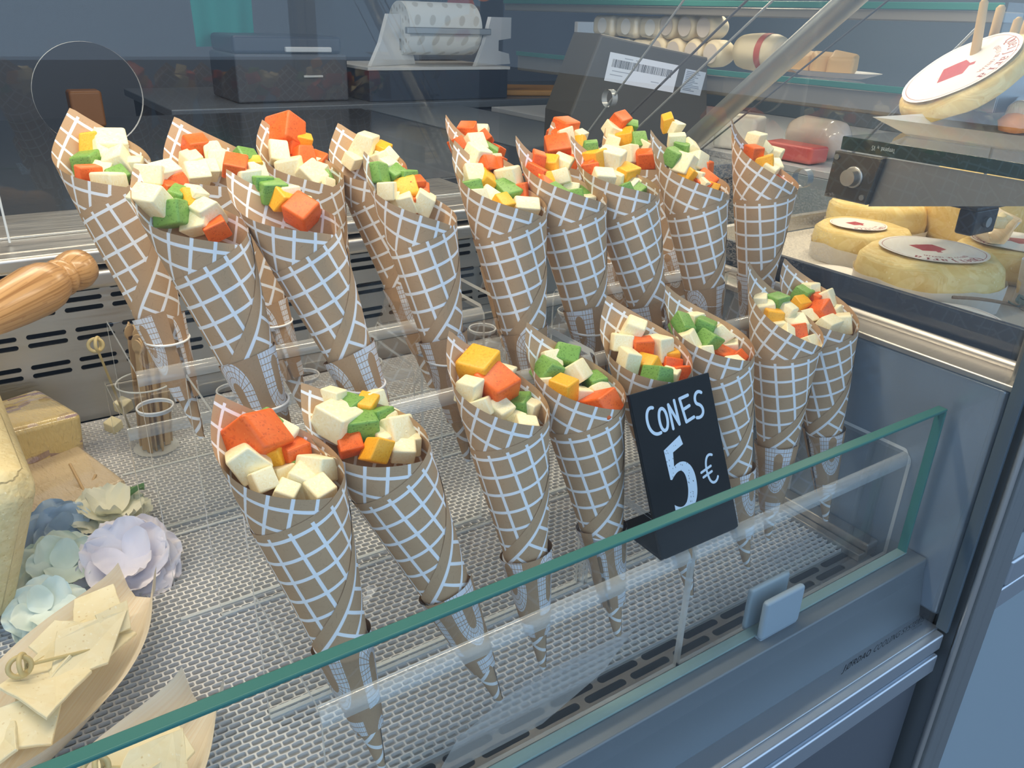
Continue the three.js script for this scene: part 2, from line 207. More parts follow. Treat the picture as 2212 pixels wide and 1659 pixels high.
// ---------------------------------------------------------------- refrigerated display case
const kase = thing('display_case', 'stainless refrigerated display case holding the paper cheese cones', 'display case');
const XL = -0.55, XR = 0.604;
part('deck', bx(XL, XR, -0.02, -0.0075, -0.912, -0.318), M.steel, kase);
{ // slotted air grille in front of the deck
  const s = rectShape(XL, XR - 0.008, -0.319, -0.271);
  for (let r = 0; r < 4; r++) for (let i = 0; i < 27; i++) capsuleSlot(s, XR - 0.040 - i * 0.0415 - (r % 2) * 0.019, -0.3130 + r * 0.0096, 0.036, 0.0062);
  const g = new THREE.ExtrudeGeometry(s, { depth: 0.0012, bevelEnabled: false, curveSegments: 5 }); g.rotateX(Math.PI / 2); g.scale(1, 1, 1);
  g.translate(0, -0.004, 0); part('air_grille', uvm(g), M.steel, kase, 'slotted steel air grille');
  part('grille_shade_sheet', bx(XL, XR, -0.062, -0.058, -0.32, -0.268, 0), M.cavityShade, kase);  // dark sheet painted as the shade under the grille slots
}
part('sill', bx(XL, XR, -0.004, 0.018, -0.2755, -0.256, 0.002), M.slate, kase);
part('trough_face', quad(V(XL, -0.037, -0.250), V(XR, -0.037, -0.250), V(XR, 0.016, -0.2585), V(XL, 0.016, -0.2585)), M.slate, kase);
part('trough_floor', bx(XL, XR, -0.045, -0.037, -0.256, -0.2325), M.rail, kase);
part('front_rail', merge([bx(XL, 0.600, -0.0535, -0.037, -0.2325, -0.2245, 0.002), bx(XL, 0.600, -0.0585, -0.054, -0.231, -0.2275, 0.0005), bx(XL, 0.600, -0.078, -0.059, -0.2325, -0.2240, 0.002)]), M.rail, kase, 'grooved aluminium rail');
part('lower_panel', bx(XL, 0.602, -0.93, -0.078, -0.250, -0.2345), M.darkPanel, kase);
part('plinth', bx(XL, 0.655, -0.95, -0.075, -1.10, -0.2455), M.body, kase);
part('low_glass', quad(V(XL, 0.0185, -0.2735), V(0.594, 0.0185, -0.2735), V(0.594, 0.1535, -0.2735), V(XL, 0.1535, -0.2735)), M.glass, kase);
part('glass_edge', merge([bx(XL, 0.594, 0.1520, 0.1545, -0.2775, -0.2695, 0.001), bx(0.5915, 0.594, 0.0185, 0.152, -0.2775, -0.2695, 0.001)]), M.glassEdge, kase, 'green polished glass edge');
part('glass_foot', bx(XL, 0.594, 0.0182, 0.0200, -0.2775, -0.2695, 0.0004), M.paleEdge, kase);
part('front_glass', quad(V(XL, -0.037, -0.229), V(0.600, -0.037, -0.229), V(0.600, 0.66, -0.229), V(XL, 0.66, -0.229)), M.glass, kase);
part('glass_clip', merge([bx(0.404, 0.446, 0.0185, 0.052, -0.2690, -0.2635, 0.0025), bx(0.404, 0.446, 0.0185, 0.054, -0.2825, -0.2778, 0.002), bx(0.405, 0.445, 0.0165, 0.0195, -0.282, -0.2645, 0.001)]), M.clip, kase, 'grey plastic clip');
// rear wall with three bands of slots
{
  const s = rectShape(XL, XR, -0.002, 0.158);
  for (const y of [0.147, 0.1365, 0.126, 0.1035, 0.094, 0.070, 0.0605]) for (let i = 0; i < 25; i++) {
    const sh = y > 0.12 ? 0 : y > 0.09 ? 0.006 : 0.004;
    capsuleSlot(s, XL + 0.035 + i * 0.0455 + sh, y, 0.037, 0.0052);
  }
  part('rear_wall', uvm(new THREE.ExtrudeGeometry(s, { depth: 0.0015, bevelEnabled: false, curveSegments: 5 }).translate(0, 0, -0.912)), M.steel, kase, 'slotted steel rear wall');
  part('slot_shade_sheet', bx(XL, XR, -0.01, 0.165, -0.955, -0.950, 0), M.cavityShade, kase);  // dark sheet painted as the shade behind the wall slots
}
part('rear_lip', merge([bx(XL, XR, 0.146, 0.1665, -0.925, -0.903, 0.006), bx(XL, XR, 0.1705, 0.188, -0.930, -0.905, 0.005)]), M.polished, kase, 'polished steel lip');
part('rear_ledge', merge([bx(XL, XR + 0.01, 0.171, 0.1875, -1.11, -0.9305, 0.002), bx(XL, XR, 0.1875, 0.1905, -1.00, -0.985, 0.001)]), M.polished, kase, 'polished steel ledge');
const rearCounter = thing('rear_counter', 'dark glossy service counter behind the cone case', 'counter');
part('worktop', bx(-1.2, 0.9, 0.165, 0.1865, -2.05, -1.1115, 0.003), M.worktop, rearCounter, 'glossy dark worktop');
part('counter_body', bx(-1.2, 0.9, -0.95, 0.165, -2.0, -1.115, 0), M.darkPanel, rearCounter);
// end wall, trims, post
part('end_panel', bx(0.6045, 0.640, -0.03, 0.181, -0.905, -0.2365, 0.004), M.panel, kase, 'blue grey end wall panel');
part('end_channel', merge([bx(0.588, 0.604, -0.004, 0.010, -0.90, -0.300, 0.002), bx(0.578, 0.587, -0.004, 0.003, -0.90, -0.300, 0.001)]), M.polished, kase);
part('end_cap', merge([bx(0.602, 0.634, 0.1805, 0.186, -0.92, -0.232, 0.0015), bx(0.634, 0.652, 0.176, 0.181, -0.92, -0.232, 0.001)]), M.polished, kase, 'bright steel cap strip');
part('cap_bead', rod(V(0.636, 0.1885, -0.92), V(0.636, 0.1885, -0.232), 0.0042), M.polished, kase);
part('end_post', merge([bx(0.612, 0.6285, -0.93, 0.66, -0.2415, -0.212, 0.002), bx(0.630, 0.652, -0.93, 0.66, -0.2415, -0.2125, 0.003)]), M.satin, kase, 'satin steel corner post');
part('post_gasket', bx(0.6008, 0.6046, -0.037, 0.66, -0.234, -0.224, 0.0008), std(C(0.09, 0.12, 0.145), 0.45), kase);
part('post_bead', rod(V(0.6085, -0.93, -0.2175), V(0.6085, 0.66, -0.2175), 0.0028), M.polished, kase);
// JORDAO COOLING SYSTEMS print on the front glass
{
  const t = canvas(1024, 128, (x, w, h) => {
    x.clearRect(0, 0, w, h); x.fillStyle = '#10171c';
    x.setTransform(1, 0, -0.22, 1, 30, 0);
    x.font = 'bold 74px sans-serif'; x.fillText('J', 6, 84); x.fillText('RDAO', 98, 84);
    x.lineWidth = 9; x.strokeStyle = '#10171c'; x.beginPath(); x.ellipse(66, 60, 22, 23, 0, 0, 7); x.stroke(); x.beginPath(); x.moveTo(40, 92); x.lineTo(92, 26); x.stroke();
    x.font = '72px sans-serif'; x.fillText('COOLING SYSTEMS', 330, 84, 600);
    x.font = '26px sans-serif'; x.fillText('PORTUGAL', 800, 116);
  });
  const g = quad(V(0.456, -0.0135, -0.2284), V(0.572, -0.0135, -0.2284), V(0.572, 0.0010, -0.2284), V(0.456, 0.0010, -0.2284));
  part('glass_print', g, std(C(1, 1, 1), 0.5, 0, { map: t, transparent: true, alphaTest: 0.4 }), kase, 'dark maker lettering on the glass');
}
// rear glass with a round opening
{
  const s = rectShape(0.026, 0.592, 0.1905, 0.66), hole = new THREE.Path(); hole.absarc(0.124, 0.332, 0.051, 0, Math.PI * 2, true); s.holes.push(hole);
  const g = new THREE.ShapeGeometry(s, 40).translate(0, 0, -0.962); part('rear_glass', g, M.glass, kase, 'clear pane with a round opening');
  const ring = new THREE.CylinderGeometry(0.051, 0.051, 0.006, 60, 1, true); ring.rotateX(Math.PI / 2); ring.translate(0.124, 0.332, -0.962);
  part('opening_edge', ring, M.acrylicEdge, kase);
  part('pane_edge', bx(0.024, 0.0262, 0.1905, 0.66, -0.965, -0.959, 0.0005), M.acrylicEdge, kase);
}
// end glass: two panes with slanted edges, screw eyes and the support tube
function slantPane(x, pts, holes, name) {
  const s = new THREE.Shape(pts.map(([z, y]) => new THREE.Vector2(z, y)));
  for (const [z, y, r] of holes) { const p = new THREE.Path(); p.absarc(z, y, r, 0, Math.PI * 2, true); s.holes.push(p); }
  const g = new THREE.ShapeGeometry(s, 16); g.rotateY(-Math.PI / 2); g.translate(x, 0, 0);
  part(name, g, M.glass, kase);
  const e = [];
  for (let i = 0; i < pts.length; i++) { const a = pts[i], b = pts[(i + 1) % pts.length]; if (Math.abs(a[0] - b[0]) < 0.05 || Math.abs(a[1] - b[1]) < 0.05) continue; e.push(rod(V(x, a[1], a[0]), V(x, b[1], b[0]), 0.0012, 6)); }
  for (const [z, y, r] of holes) { const c = new THREE.CylinderGeometry(r, r, 0.008, 24, 1, true); c.rotateZ(Math.PI / 2); c.translate(x, y, z); e.push(c); }
  part('pane_edge', merge(e), M.paneEdge, kase);
}
slantPane(0.640, [[-0.985, 0.192], [-0.888, 0.188], [-0.516, 0.579], [-0.985, 0.579]], [[-0.752, 0.336, 0.0098]], 'rear_end_pane');
slantPane(0.647, [[-0.858, 0.188], [-0.364, 0.582], [-0.245, 0.582], [-0.245, 0.192]], [[-0.477, 0.291, 0.0088]], 'front_end_pane');
part('pane_seal', merge([rod(V(0.644, 0.195, -0.878), V(0.644, 0.62, -0.343), 0.0013, 8), rod(V(0.650, 0.192, -0.745), V(0.650, 0.60, -0.225), 0.0009, 8)]), M.darkPanel, kase);
part('support_tube', rod(V(0.662, 0.190, -0.768), V(0.662, 0.62, -0.262), 0.0110, 20), M.satin, kase, 'slanted steel support tube');

for (const [c, u] of [['glass_edge', 'low_glass'], ['glass_foot', 'low_glass'], ['glass_clip', 'low_glass'], ['opening_edge', 'rear_glass'], ['glass_print', 'front_glass'], ['post_gasket', 'end_post'], ['post_bead', 'end_post'], ['cap_bead', 'end_cap']]) nest(kase, c, u);

// ---------------------------------------------------------------- white mesh mat
{
  const px = 0.0082, pz = 0.0050, hx = px / 2, hz = pz / 2, seg = 16, shp = new THREE.Shape([new THREE.Vector2(-hx, -hz), new THREE.Vector2(hx, -hz), new THREE.Vector2(hx, hz), new THREE.Vector2(-hx, hz)]);
  const hole = new THREE.Path(), a = hx - 0.00048, b = hz - 0.00036, q = [];
  for (let i = 0; i < seg; i++) { const t = -i / seg * Math.PI * 2, c = Math.cos(t), s = Math.sin(t); q.push(new THREE.Vector2(a * Math.sign(c) * Math.abs(c) ** 0.42, b * Math.sign(s) * Math.abs(s) ** 0.42)); }
  hole.setFromPoints(q); shp.holes.push(hole);
  const g = new THREE.ExtrudeGeometry(shp, { depth: 0.0032, bevelEnabled: false }); g.rotateX(Math.PI / 2);
  const nx = Math.round((0.596 + 0.46) / px), nz = Math.round(0.586 / pz), im = new THREE.InstancedMesh(g, M.mat, nx * nz), m = new THREE.Matrix4();
  let k = 0;
  for (let j = 0; j < nz; j++) for (let i = 0; i < nx; i++) {
    const x = 0.592 - i * px - (j % 2) * hx, z = -0.320 - j * pz;
    m.makeTranslation(x, -0.0004 + 0.0004 * noise.noise(x * 40, 0, z * 40), z); im.setMatrixAt(k++, m);
  }
  shade(im); im.name = 'mesh_mat'; scene.add(im); tag(im, 'white plastic mesh mat with oval holes covering the case deck', 'mat', null, 'stuff');
}
// ---------------------------------------------------------------- acrylic risers
const RISER = {
  F1: [0.092, 0.350, -0.400, -0.291, 0.1, [121.1, 191.8, 252.8, 316.1]], F2: [0.3535, 0.604, -0.400, -0.291, 0.1, [385, 449, 507.2, 572.6]],
  M1: [0.093, 0.347, -0.514, -0.4020, 0.2, [124.7, 186.8, 255.8, 319.7]], M2: [0.3505, 0.604, -0.514, -0.4020, 0.2, [380, 441.6, 512, 585.7]],
  S1: [0.066, 0.330, -0.638, -0.5225, 0.2015, [97.2, 173.3, 226, 290]], S2: [0.352, 0.604, -0.638, -0.5225, 0.2015, [385, 450, 514.5, 585.6]],
  B1: [0.068, 0.330, -0.766, -0.651, 0.1, [97, 165, 231, 297]], B2: [0.352, 0.602, -0.79, -0.675, 0.1, [384, 448, 512, 572]],
};
const HOLEZ = { d1: -335.4, d2: -340.6 };
function riser(id, label) {
  const [x0, x1, zb, zf, y, holes] = RISER[id], R = 0.008, T = 0.003;
  const t = thing('acrylic_riser', label, 'riser', [0, 0, 0], 'clear acrylic risers');
  const s = rectShape(x0, x1, -zf + R, -zb - R), rims = [];
  for (const h of holes) {
    const c = CONES.find((q) => Math.abs(q[1] - h) < 0.2 && Math.abs(q[2] / 1000 - y) < 0.005), hz = c ? c[3] / 1000 : (zb + zf) / 2 + 0.018;
    const p = new THREE.Path(); p.absarc(h / 1000, -hz, 0.0149, 0, Math.PI * 2, true); s.holes.push(p);
    const rim = new THREE.TorusGeometry(0.0149, 0.0009, 6, 36); rim.rotateX(Math.PI / 2); rim.translate(h / 1000, y, hz);
    const wall = new THREE.CylinderGeometry(0.0149, 0.0149, T, 36, 1, true); wall.translate(h / 1000, y - T / 2, hz); rims.push(rim, wall);
  }
  const top = new THREE.ShapeGeometry(s, 24); top.rotateX(-Math.PI / 2); top.translate(0, y, 0);
  part('top_plate', top, M.acrylic, t);
  const leg = (z, dir) => {
    const prof = [[z, 0.0005], [z, y - R]];
    for (let i = 1; i <= 6; i++) { const a = i / 6 * Math.PI / 2; prof.push([z - dir * R * (1 - Math.cos(a)), y - R + R * Math.sin(a)]); }
    const strip = (from, to) => {
      const P = [], N = [], I = [];
      prof.slice(from, to).forEach(([pz, py], n) => { const i = n + from, a = i < 2 ? 0 : (i - 1) / 6 * Math.PI / 2; for (const x of [x0, x1]) { P.push(x, py, pz); N.push(0, Math.sin(a), dir * Math.cos(a)); } if (n) { const q = (n - 1) * 2; I.push(q, q + 1, q + 3, q, q + 3, q + 2); } });
      const g = new THREE.BufferGeometry(); g.setAttribute('position', new THREE.Float32BufferAttribute(P, 3)); g.setAttribute('normal', new THREE.Float32BufferAttribute(N, 3)); g.setIndex(I);
      g.setAttribute('uv', new THREE.Float32BufferAttribute(new Float32Array(P.length / 3 * 2), 2)); return g;
    };
    part(dir > 0 ? 'front_leg' : 'rear_leg', strip(0, 2), M.acrylic, t); part('bend', strip(1, 8), dir > 0 ? M.acrylicBendHighlight : M.acrylic, t); return prof;
  };
  const pf = leg(zf, 1), pb = leg(zb, -1), outline = [...pf, ...pb.slice().reverse()], e = [];
  const nrm = outline.map((p, i) => { const a = outline[Math.max(0, i - 1)], b = outline[Math.min(outline.length - 1, i + 1)], dx = b[0] - a[0], dy = b[1] - a[1], l = Math.hypot(dx, dy); return [-dy / l, dx / l]; });
  for (const x of [x0, x1]) {
    const P = [], I = []; outline.forEach(([z, yy], i) => { P.push(x, yy, z, x, yy + nrm[i][1] * T * -Math.sign(1), z + nrm[i][0] * T); if (i) { const b = (i - 1) * 2; I.push(b, b + 1, b + 3, b, b + 3, b + 2); } });
    const g = new THREE.BufferGeometry(); g.setAttribute('position', new THREE.Float32BufferAttribute(P, 3)); g.setIndex(I); g.setAttribute('uv', new THREE.Float32BufferAttribute(new Float32Array(P.length / 3 * 2), 2)); g.computeVertexNormals(); e.push(g);
  }
  e.push(bx(x0, x1, 0.0003, 0.0012, zf - T, zf, 0), bx(x0, x1, 0.0003, 0.0012, zb, zb + T, 0));
  part('cut_edge', merge(e), M.acrylicEdge, t); part('hole_rim', merge(rims), M.rim, t); nest(t, 'hole_rim', 'top_plate');
  return t;
}

{ // condensation drops on the cold end glass
  const t = canvas(512, 512, (x, w, h) => {
    x.fillStyle = '#000'; x.fillRect(0, 0, w, h);
    for (let i = 0; i < 16000; i++) { const u = rnd(), v = rnd(), d = Math.hypot((u - 0.45) / 0.5, (v - 0.55) / 0.5) + 0.25 * noise.noise(u * 6, v * 6, 2); if (d > 1) continue; const g = Math.round(rr(30, 90) * (1 - d * d * 0.6)); x.fillStyle = 'rgb(' + g + ',' + g + ',' + g + ')'; x.beginPath(); x.ellipse(u * w, v * h, rr(1, 2.6), rr(1, 3), 0, 0, 7); x.fill(); }
  }, false);
  part('condensation', quad(V(0.6463, 0.19, -0.66), V(0.6463, 0.19, -0.42), V(0.6463, 0.315, -0.42), V(0.6463, 0.315, -0.66)), phys(C(0.80, 0.78, 0.76), 0.5, { transparent: true, alphaMap: t }), kase, 'fine water drops on the end glass');
}
riser('F1', 'low clear acrylic riser with holes, under the price sign foot and boat-side cones');
riser('F2', 'low clear acrylic riser with holes beside the blue grey end panel');
riser('M1', 'tall clear acrylic riser holding middle-row cones beside the wooden boats');
riser('M2', 'tall clear acrylic riser holding middle-row cones beside the end panel');
riser('S1', 'tall clear acrylic riser holding back-row cones near the wooden handle');
riser('S2', 'tall clear acrylic riser holding back-row cones beside the end glass');
riser('B1', 'low empty acrylic riser with holes in front of the skewer cup');
riser('B2', 'low empty acrylic riser with holes behind the back-row cones');

// ---------------------------------------------------------------- paper cones
const PT = 0.078, SINA = 0.148, COSA = Math.sqrt(1 - SINA * SINA);
const sheetMap = canvas(1500, 1032, (x, w, h) => {
  const mm = 6; x.fillStyle = '#bd9c79'; x.fillRect(0, 0, w, h);
  for (let i = 0; i < 5200; i++) { const a = rnd() * 6.3, l = rr(3, 22), px = rnd() * w, py = rnd() * h; x.strokeStyle = ['rgba(90,66,44,.16)', 'rgba(205,178,148,.16)', 'rgba(120,92,66,.15)'][i % 3]; x.lineWidth = rr(0.6, 1.8); x.beginPath(); x.moveTo(px, py); x.lineTo(px + Math.cos(a) * l, py + Math.sin(a) * l); x.stroke(); }
  speckle(x, w, h, 700, ['rgba(80,58,38,.3)', 'rgba(220,200,175,.25)'], 0.6, 2.2);
  x.fillStyle = '#f4f5f8'; const cell = 12.4, lw = 2.0;
  for (let t = 6; t < 250 - 8; t += cell) x.fillRect(t * mm, 3 * mm, lw * mm, h - 3 * mm);
  for (let t = 5; t < 172; t += cell) x.fillRect(0, t * mm, w - 7.5 * mm, lw * mm);
  speckle(x, w, h, 2600, ['rgba(189,156,121,.35)'], 0.5, 1.4);
});
sheetMap.wrapS = sheetMap.wrapT = THREE.ClampToEdgeWrapping;
const paper = std(C(1, 1, 1), 0.78, 0, { map: sheetMap });
function sheetGeometry(sd, PW) {
  const P = [], UV = [], I = [], NP = 230, NT = 8, D = Math.PI / 180;
  for (let i = 0; i <= NP; i++) {
    const psi = (-45 + i / NP * 172) * D, q = psi - 45 * D;
    const edge = psi <= 0 ? PW / Math.cos(psi + 45 * D) : Math.min(PW / Math.max(1e-3, Math.cos(q)), q > 1e-3 ? PT / Math.sin(q) : 9);
    for (let j = 0; j <= NT; j++) {
      const s = 0.006 + (edge - 0.006) * j / NT, th = psi / SINA, lay = (psi + 45 * D) / (2 * Math.PI * SINA) * 0.00045;
      let r = s * SINA + lay + 0.0006 * noise.noise(Math.cos(th) * 1.4 + sd, s * 22, Math.sin(th) * 1.4) * (s / 0.15);
      if (psi < 30 * D && s > 0.185) r += (s - 0.185) * -0.05;
      P.push(r * Math.cos(th) * (1 + 0.03 * Math.sin(sd)), s * COSA, r * Math.sin(th)); UV.push((s * Math.sin(q) + 0.172) / 0.25, s * Math.cos(q) / 0.172);
      if (i && j) { const a = (i - 1) * (NT + 1) + j, b = i * (NT + 1) + j; I.push(a - 1, b - 1, b, a - 1, b, a); }
    }
  }
  const g = new THREE.BufferGeometry(); g.setAttribute('position', new THREE.Float32BufferAttribute(P, 3)); g.setAttribute('uv', new THREE.Float32BufferAttribute(UV, 2)); g.setIndex(I); g.computeVertexNormals(); return g;
}
const sheets = [0.172, 0.166, 0.158].map((w) => [0.3, 2.1, 4.4].map((sd) => sheetGeometry(sd, w)));
// lower band with the mosaic horseshoe emblem
const bandMap = canvas(1024, 256, (x, w, h) => {
  x.fillStyle = '#b49270'; x.fillRect(0, 0, w, h);
  for (let i = 0; i < 2600; i++) { const a = rnd() * 6.3, l = rr(3, 16), px = rnd() * w, py = rnd() * h; x.strokeStyle = ['rgba(90,66,44,.18)', 'rgba(205,178,148,.16)'][i % 2]; x.beginPath(); x.moveTo(px, py); x.lineTo(px + Math.cos(a) * l, py + Math.sin(a) * l); x.stroke(); }
  const arch = (cx, cy, R, r0, up) => {
    x.save(); x.translate(cx, cy); x.scale(1, up); x.fillStyle = '#dfe0e6'; x.beginPath(); x.moveTo(-R, -120); x.lineTo(-R, 0); x.arc(0, 0, R, Math.PI, 0, true); x.lineTo(R, -120); x.closePath(); x.fill();
    x.strokeStyle = '#a98763'; x.lineWidth = 2.2;
    for (let a = 0; a <= 12; a++) { const t = a / 12 * Math.PI; x.beginPath(); x.moveTo(Math.cos(t) * r0, Math.sin(t) * r0); x.lineTo(Math.cos(t) * R, Math.sin(t) * R); x.stroke(); }
    for (let q = r0; q < R; q += 18) { x.beginPath(); x.arc(0, 0, q, 0, Math.PI); x.stroke(); x.beginPath(); x.moveTo(-q, 0); x.lineTo(-q, -120); x.moveTo(q, 0); x.lineTo(q, -120); x.stroke(); }
    for (let q = -120; q <= 0; q += 18) { x.beginPath(); x.moveTo(-R, q); x.lineTo(R, q); x.stroke(); }
    x.fillStyle = '#b49270'; x.beginPath(); x.moveTo(-r0, -52); x.lineTo(-r0, 0); x.arc(0, 0, r0, Math.PI, 0, true); x.lineTo(r0, -52); x.arc(0, -52, r0, 0, Math.PI, true); x.fill(); x.restore();
  };
  arch(170, 140, 92, 30, 1); arch(430, 130, 92, 30, -1); arch(690, 140, 92, 30, 1); arch(930, 130, 92, 30, -1);
});
const bandPaper = std(C(1, 1, 1), 0.78, 0, { map: bandMap });
function bandGeometry(sh) {
  const P = [], UV = [], I = [], n = 60;
  for (let i = 0; i <= n; i++) {
    const u = i / n, th = sh + u * Math.PI * 2 * 0.97, s1 = 0.108 - 0.006 * u, s0 = 0.045;
    for (let j = 0; j <= 3; j++) { const s = s0 + (s1 - s0) * j / 3, r = s * SINA + 0.0021; P.push(r * Math.cos(th), s * COSA, r * Math.sin(th)); UV.push(u * 0.85, (s - 0.06) / 0.055); if (i && j) { const a = (i - 1) * 4 + j, b = i * 4 + j; I.push(a - 1, b - 1, b, a - 1, b, a); } }
  }
  const g = new THREE.BufferGeometry(); g.setAttribute('position', new THREE.Float32BufferAttribute(P, 3)); g.setAttribute('uv', new THREE.Float32BufferAttribute(UV, 2)); g.setIndex(I); g.computeVertexNormals(); return g;
}
const bands = [0.4, 1.7, 3.3].map(bandGeometry);
const ORD = ['first', 'second', 'third', 'fourth', 'fifth', 'sixth', 'seventh', 'eighth'];
const PHRASE = {
  d1: 'first low-stand cone from the wooden boats', d2: 'second low-stand cone from the wooden boats', d3: 'third low-stand cone from the wooden boats', d4: 'fourth low-stand cone from the wooden boats',
  d5: 'low-stand cone half hidden by the price sign', d6: 'low-stand cone just past the price sign', d7: 'second low-stand cone from the end panel', d8: 'low-stand cone against the end panel',
};
['c2', 'c4', 'c8', 'c10', 'c12', 'c14', 'c16', 'c17'].forEach((n, i) => { PHRASE[n] = ORD[i] + ' middle-row cone from the wooden handle'; });
['c1', 'c3', 'c5', 'c7', 'c9', 'c11', 'c13'].forEach((n, i) => { PHRASE[n] = ORD[i] + ' back-row cone from the wooden handle'; });
const COLOUR = { w: 'pale yellow', o: 'orange', y: 'golden yellow', g: 'green' };
CONES.forEach(([id, hx, hy, hz, ax, ay, az, k, deg, px, py, pz, pw], i) => {
  const a = V(ax, ay, az).normalize(), l = V(-0.83, 0, -0.554), ex = l.clone().addScaledVector(a, -l.dot(a)).normalize(), ez = ex.clone().cross(a);
  const apex = V(px, py, pz).multiplyScalar(0.001);
  const t = thing('paper_cone', 'kraft paper cone with white grid, ' + PHRASE[id], 'paper cone', apex.toArray(), 'paper cones of cheese cubes');
  t.quaternion.setFromRotationMatrix(new THREE.Matrix4().makeBasis(ex, a, ez)); t.scale.set(1, k, 1);
  const w = part('wrapper', sheets[pw][i % 3], paper, t); w.rotation.y = -deg * Math.PI / 180;
  const b = part('emblem_band', bands[(i * 2) % 3], bandPaper, t, 'plain brown band with mosaic horseshoe emblem'); b.rotation.y = i * 0.5;
  b.position.y = id[0] === 'd' ? -0.010 : (i % 3) * -0.004;
});
// ---------------------------------------------------------------- cheese cubes
const dotted = (base, cols, n, r0, r1) => canvas(256, 256, (x, w, h) => { x.fillStyle = base; x.fillRect(0, 0, w, h); speckle(x, w, h, 130, cols.slice(0, 2), 4, 16); speckle(x, w, h, n, cols.slice(2), r0 * 1.6, r1 * 1.7); });
const cheeseMat = {
  w: phys(C(1, 1, 1), 0.42, { map: dotted('#fbf0c6', ['rgba(255,250,222,.5)', 'rgba(242,224,168,.4)', 'rgba(214,194,138,.45)'], 8, 1.2, 3) }),
  o: phys(C(1, 1, 1), 0.42, { map: dotted('#ee6a22', ['rgba(240,120,50,.4)', 'rgba(205,78,20,.4)', 'rgba(96,44,18,.75)', 'rgba(250,170,100,.5)'], 9, 1.2, 3.4) }),
  y: phys(C(1, 1, 1), 0.42, { map: dotted('#fbb62a', ['rgba(250,195,70,.4)', 'rgba(230,150,20,.4)', 'rgba(255,220,140,.6)'], 10, 1.2, 3) }),
  g: phys(C(1, 1, 1), 0.42, { map: dotted('#7aa850', ['rgba(125,170,90,.45)', 'rgba(84,128,52,.45)', 'rgba(40,62,30,.8)'], 9, 1.5, 5) }),
};
const cubeGeo = Array.from({ length: 8 }, (_, v) => {
  const g = new RoundedBoxGeometry(1, 1, 1, 3, 0.10), p = g.attributes.position, s = v * 3.7, w = [rr(0.85, 1.12), rr(0.8, 1.05), rr(0.88, 1.2)], sh = rr(-0.12, 0.12), sk = rr(-0.12, 0.12), tp = v === 3 || v === 6 ? 0.3 : 0.06;
  for (let i = 0; i < p.count; i++) {
    let x = p.getX(i), y = p.getY(i), z = p.getZ(i); const k = 1 - tp * (y + 0.5);
    x = x * w[0] * k + sh * y; z = z * w[2] + sk * y; y = y * w[1];
    p.setXYZ(i, x + 0.03 * noise.noise(x * 2 + s, y * 2, z * 2), y + 0.03 * noise.noise(x * 2, y * 2 + s, z * 2), z + 0.03 * noise.noise(x * 2, y * 2, z * 2 + s));
  }
  return toCreasedNormals(g, 0.6);
});
const cubeName = { w: 'pale_cheese_cube', o: 'orange_cheese_cube', y: 'golden_cheese_cube', g: 'green_cheese_cube' };
for (const [id, list] of Object.entries(CUBES)) {
  const c = CONES.find((q) => q[0] === id), a = V(c[4], c[5], c[6]);
  for (const [col, x, y, z, e] of list) {
    const m = solo(cubeName[col], cubeGeo[(rnd() * 8) | 0], cheeseMat[col], COLOUR[col] + ' cheese cube in ' + PHRASE[id], 'cheese cube', [x / 1000, y / 1000, z / 1000], COLOUR[col] + ' cubes in ' + PHRASE[id]);
    m.scale.setScalar(e / 1000 * rr(0.98, 1.06)); m.rotation.set(rr(-0.55, 0.55), rr(0, 6.28), rr(-0.55, 0.55));
  }
}
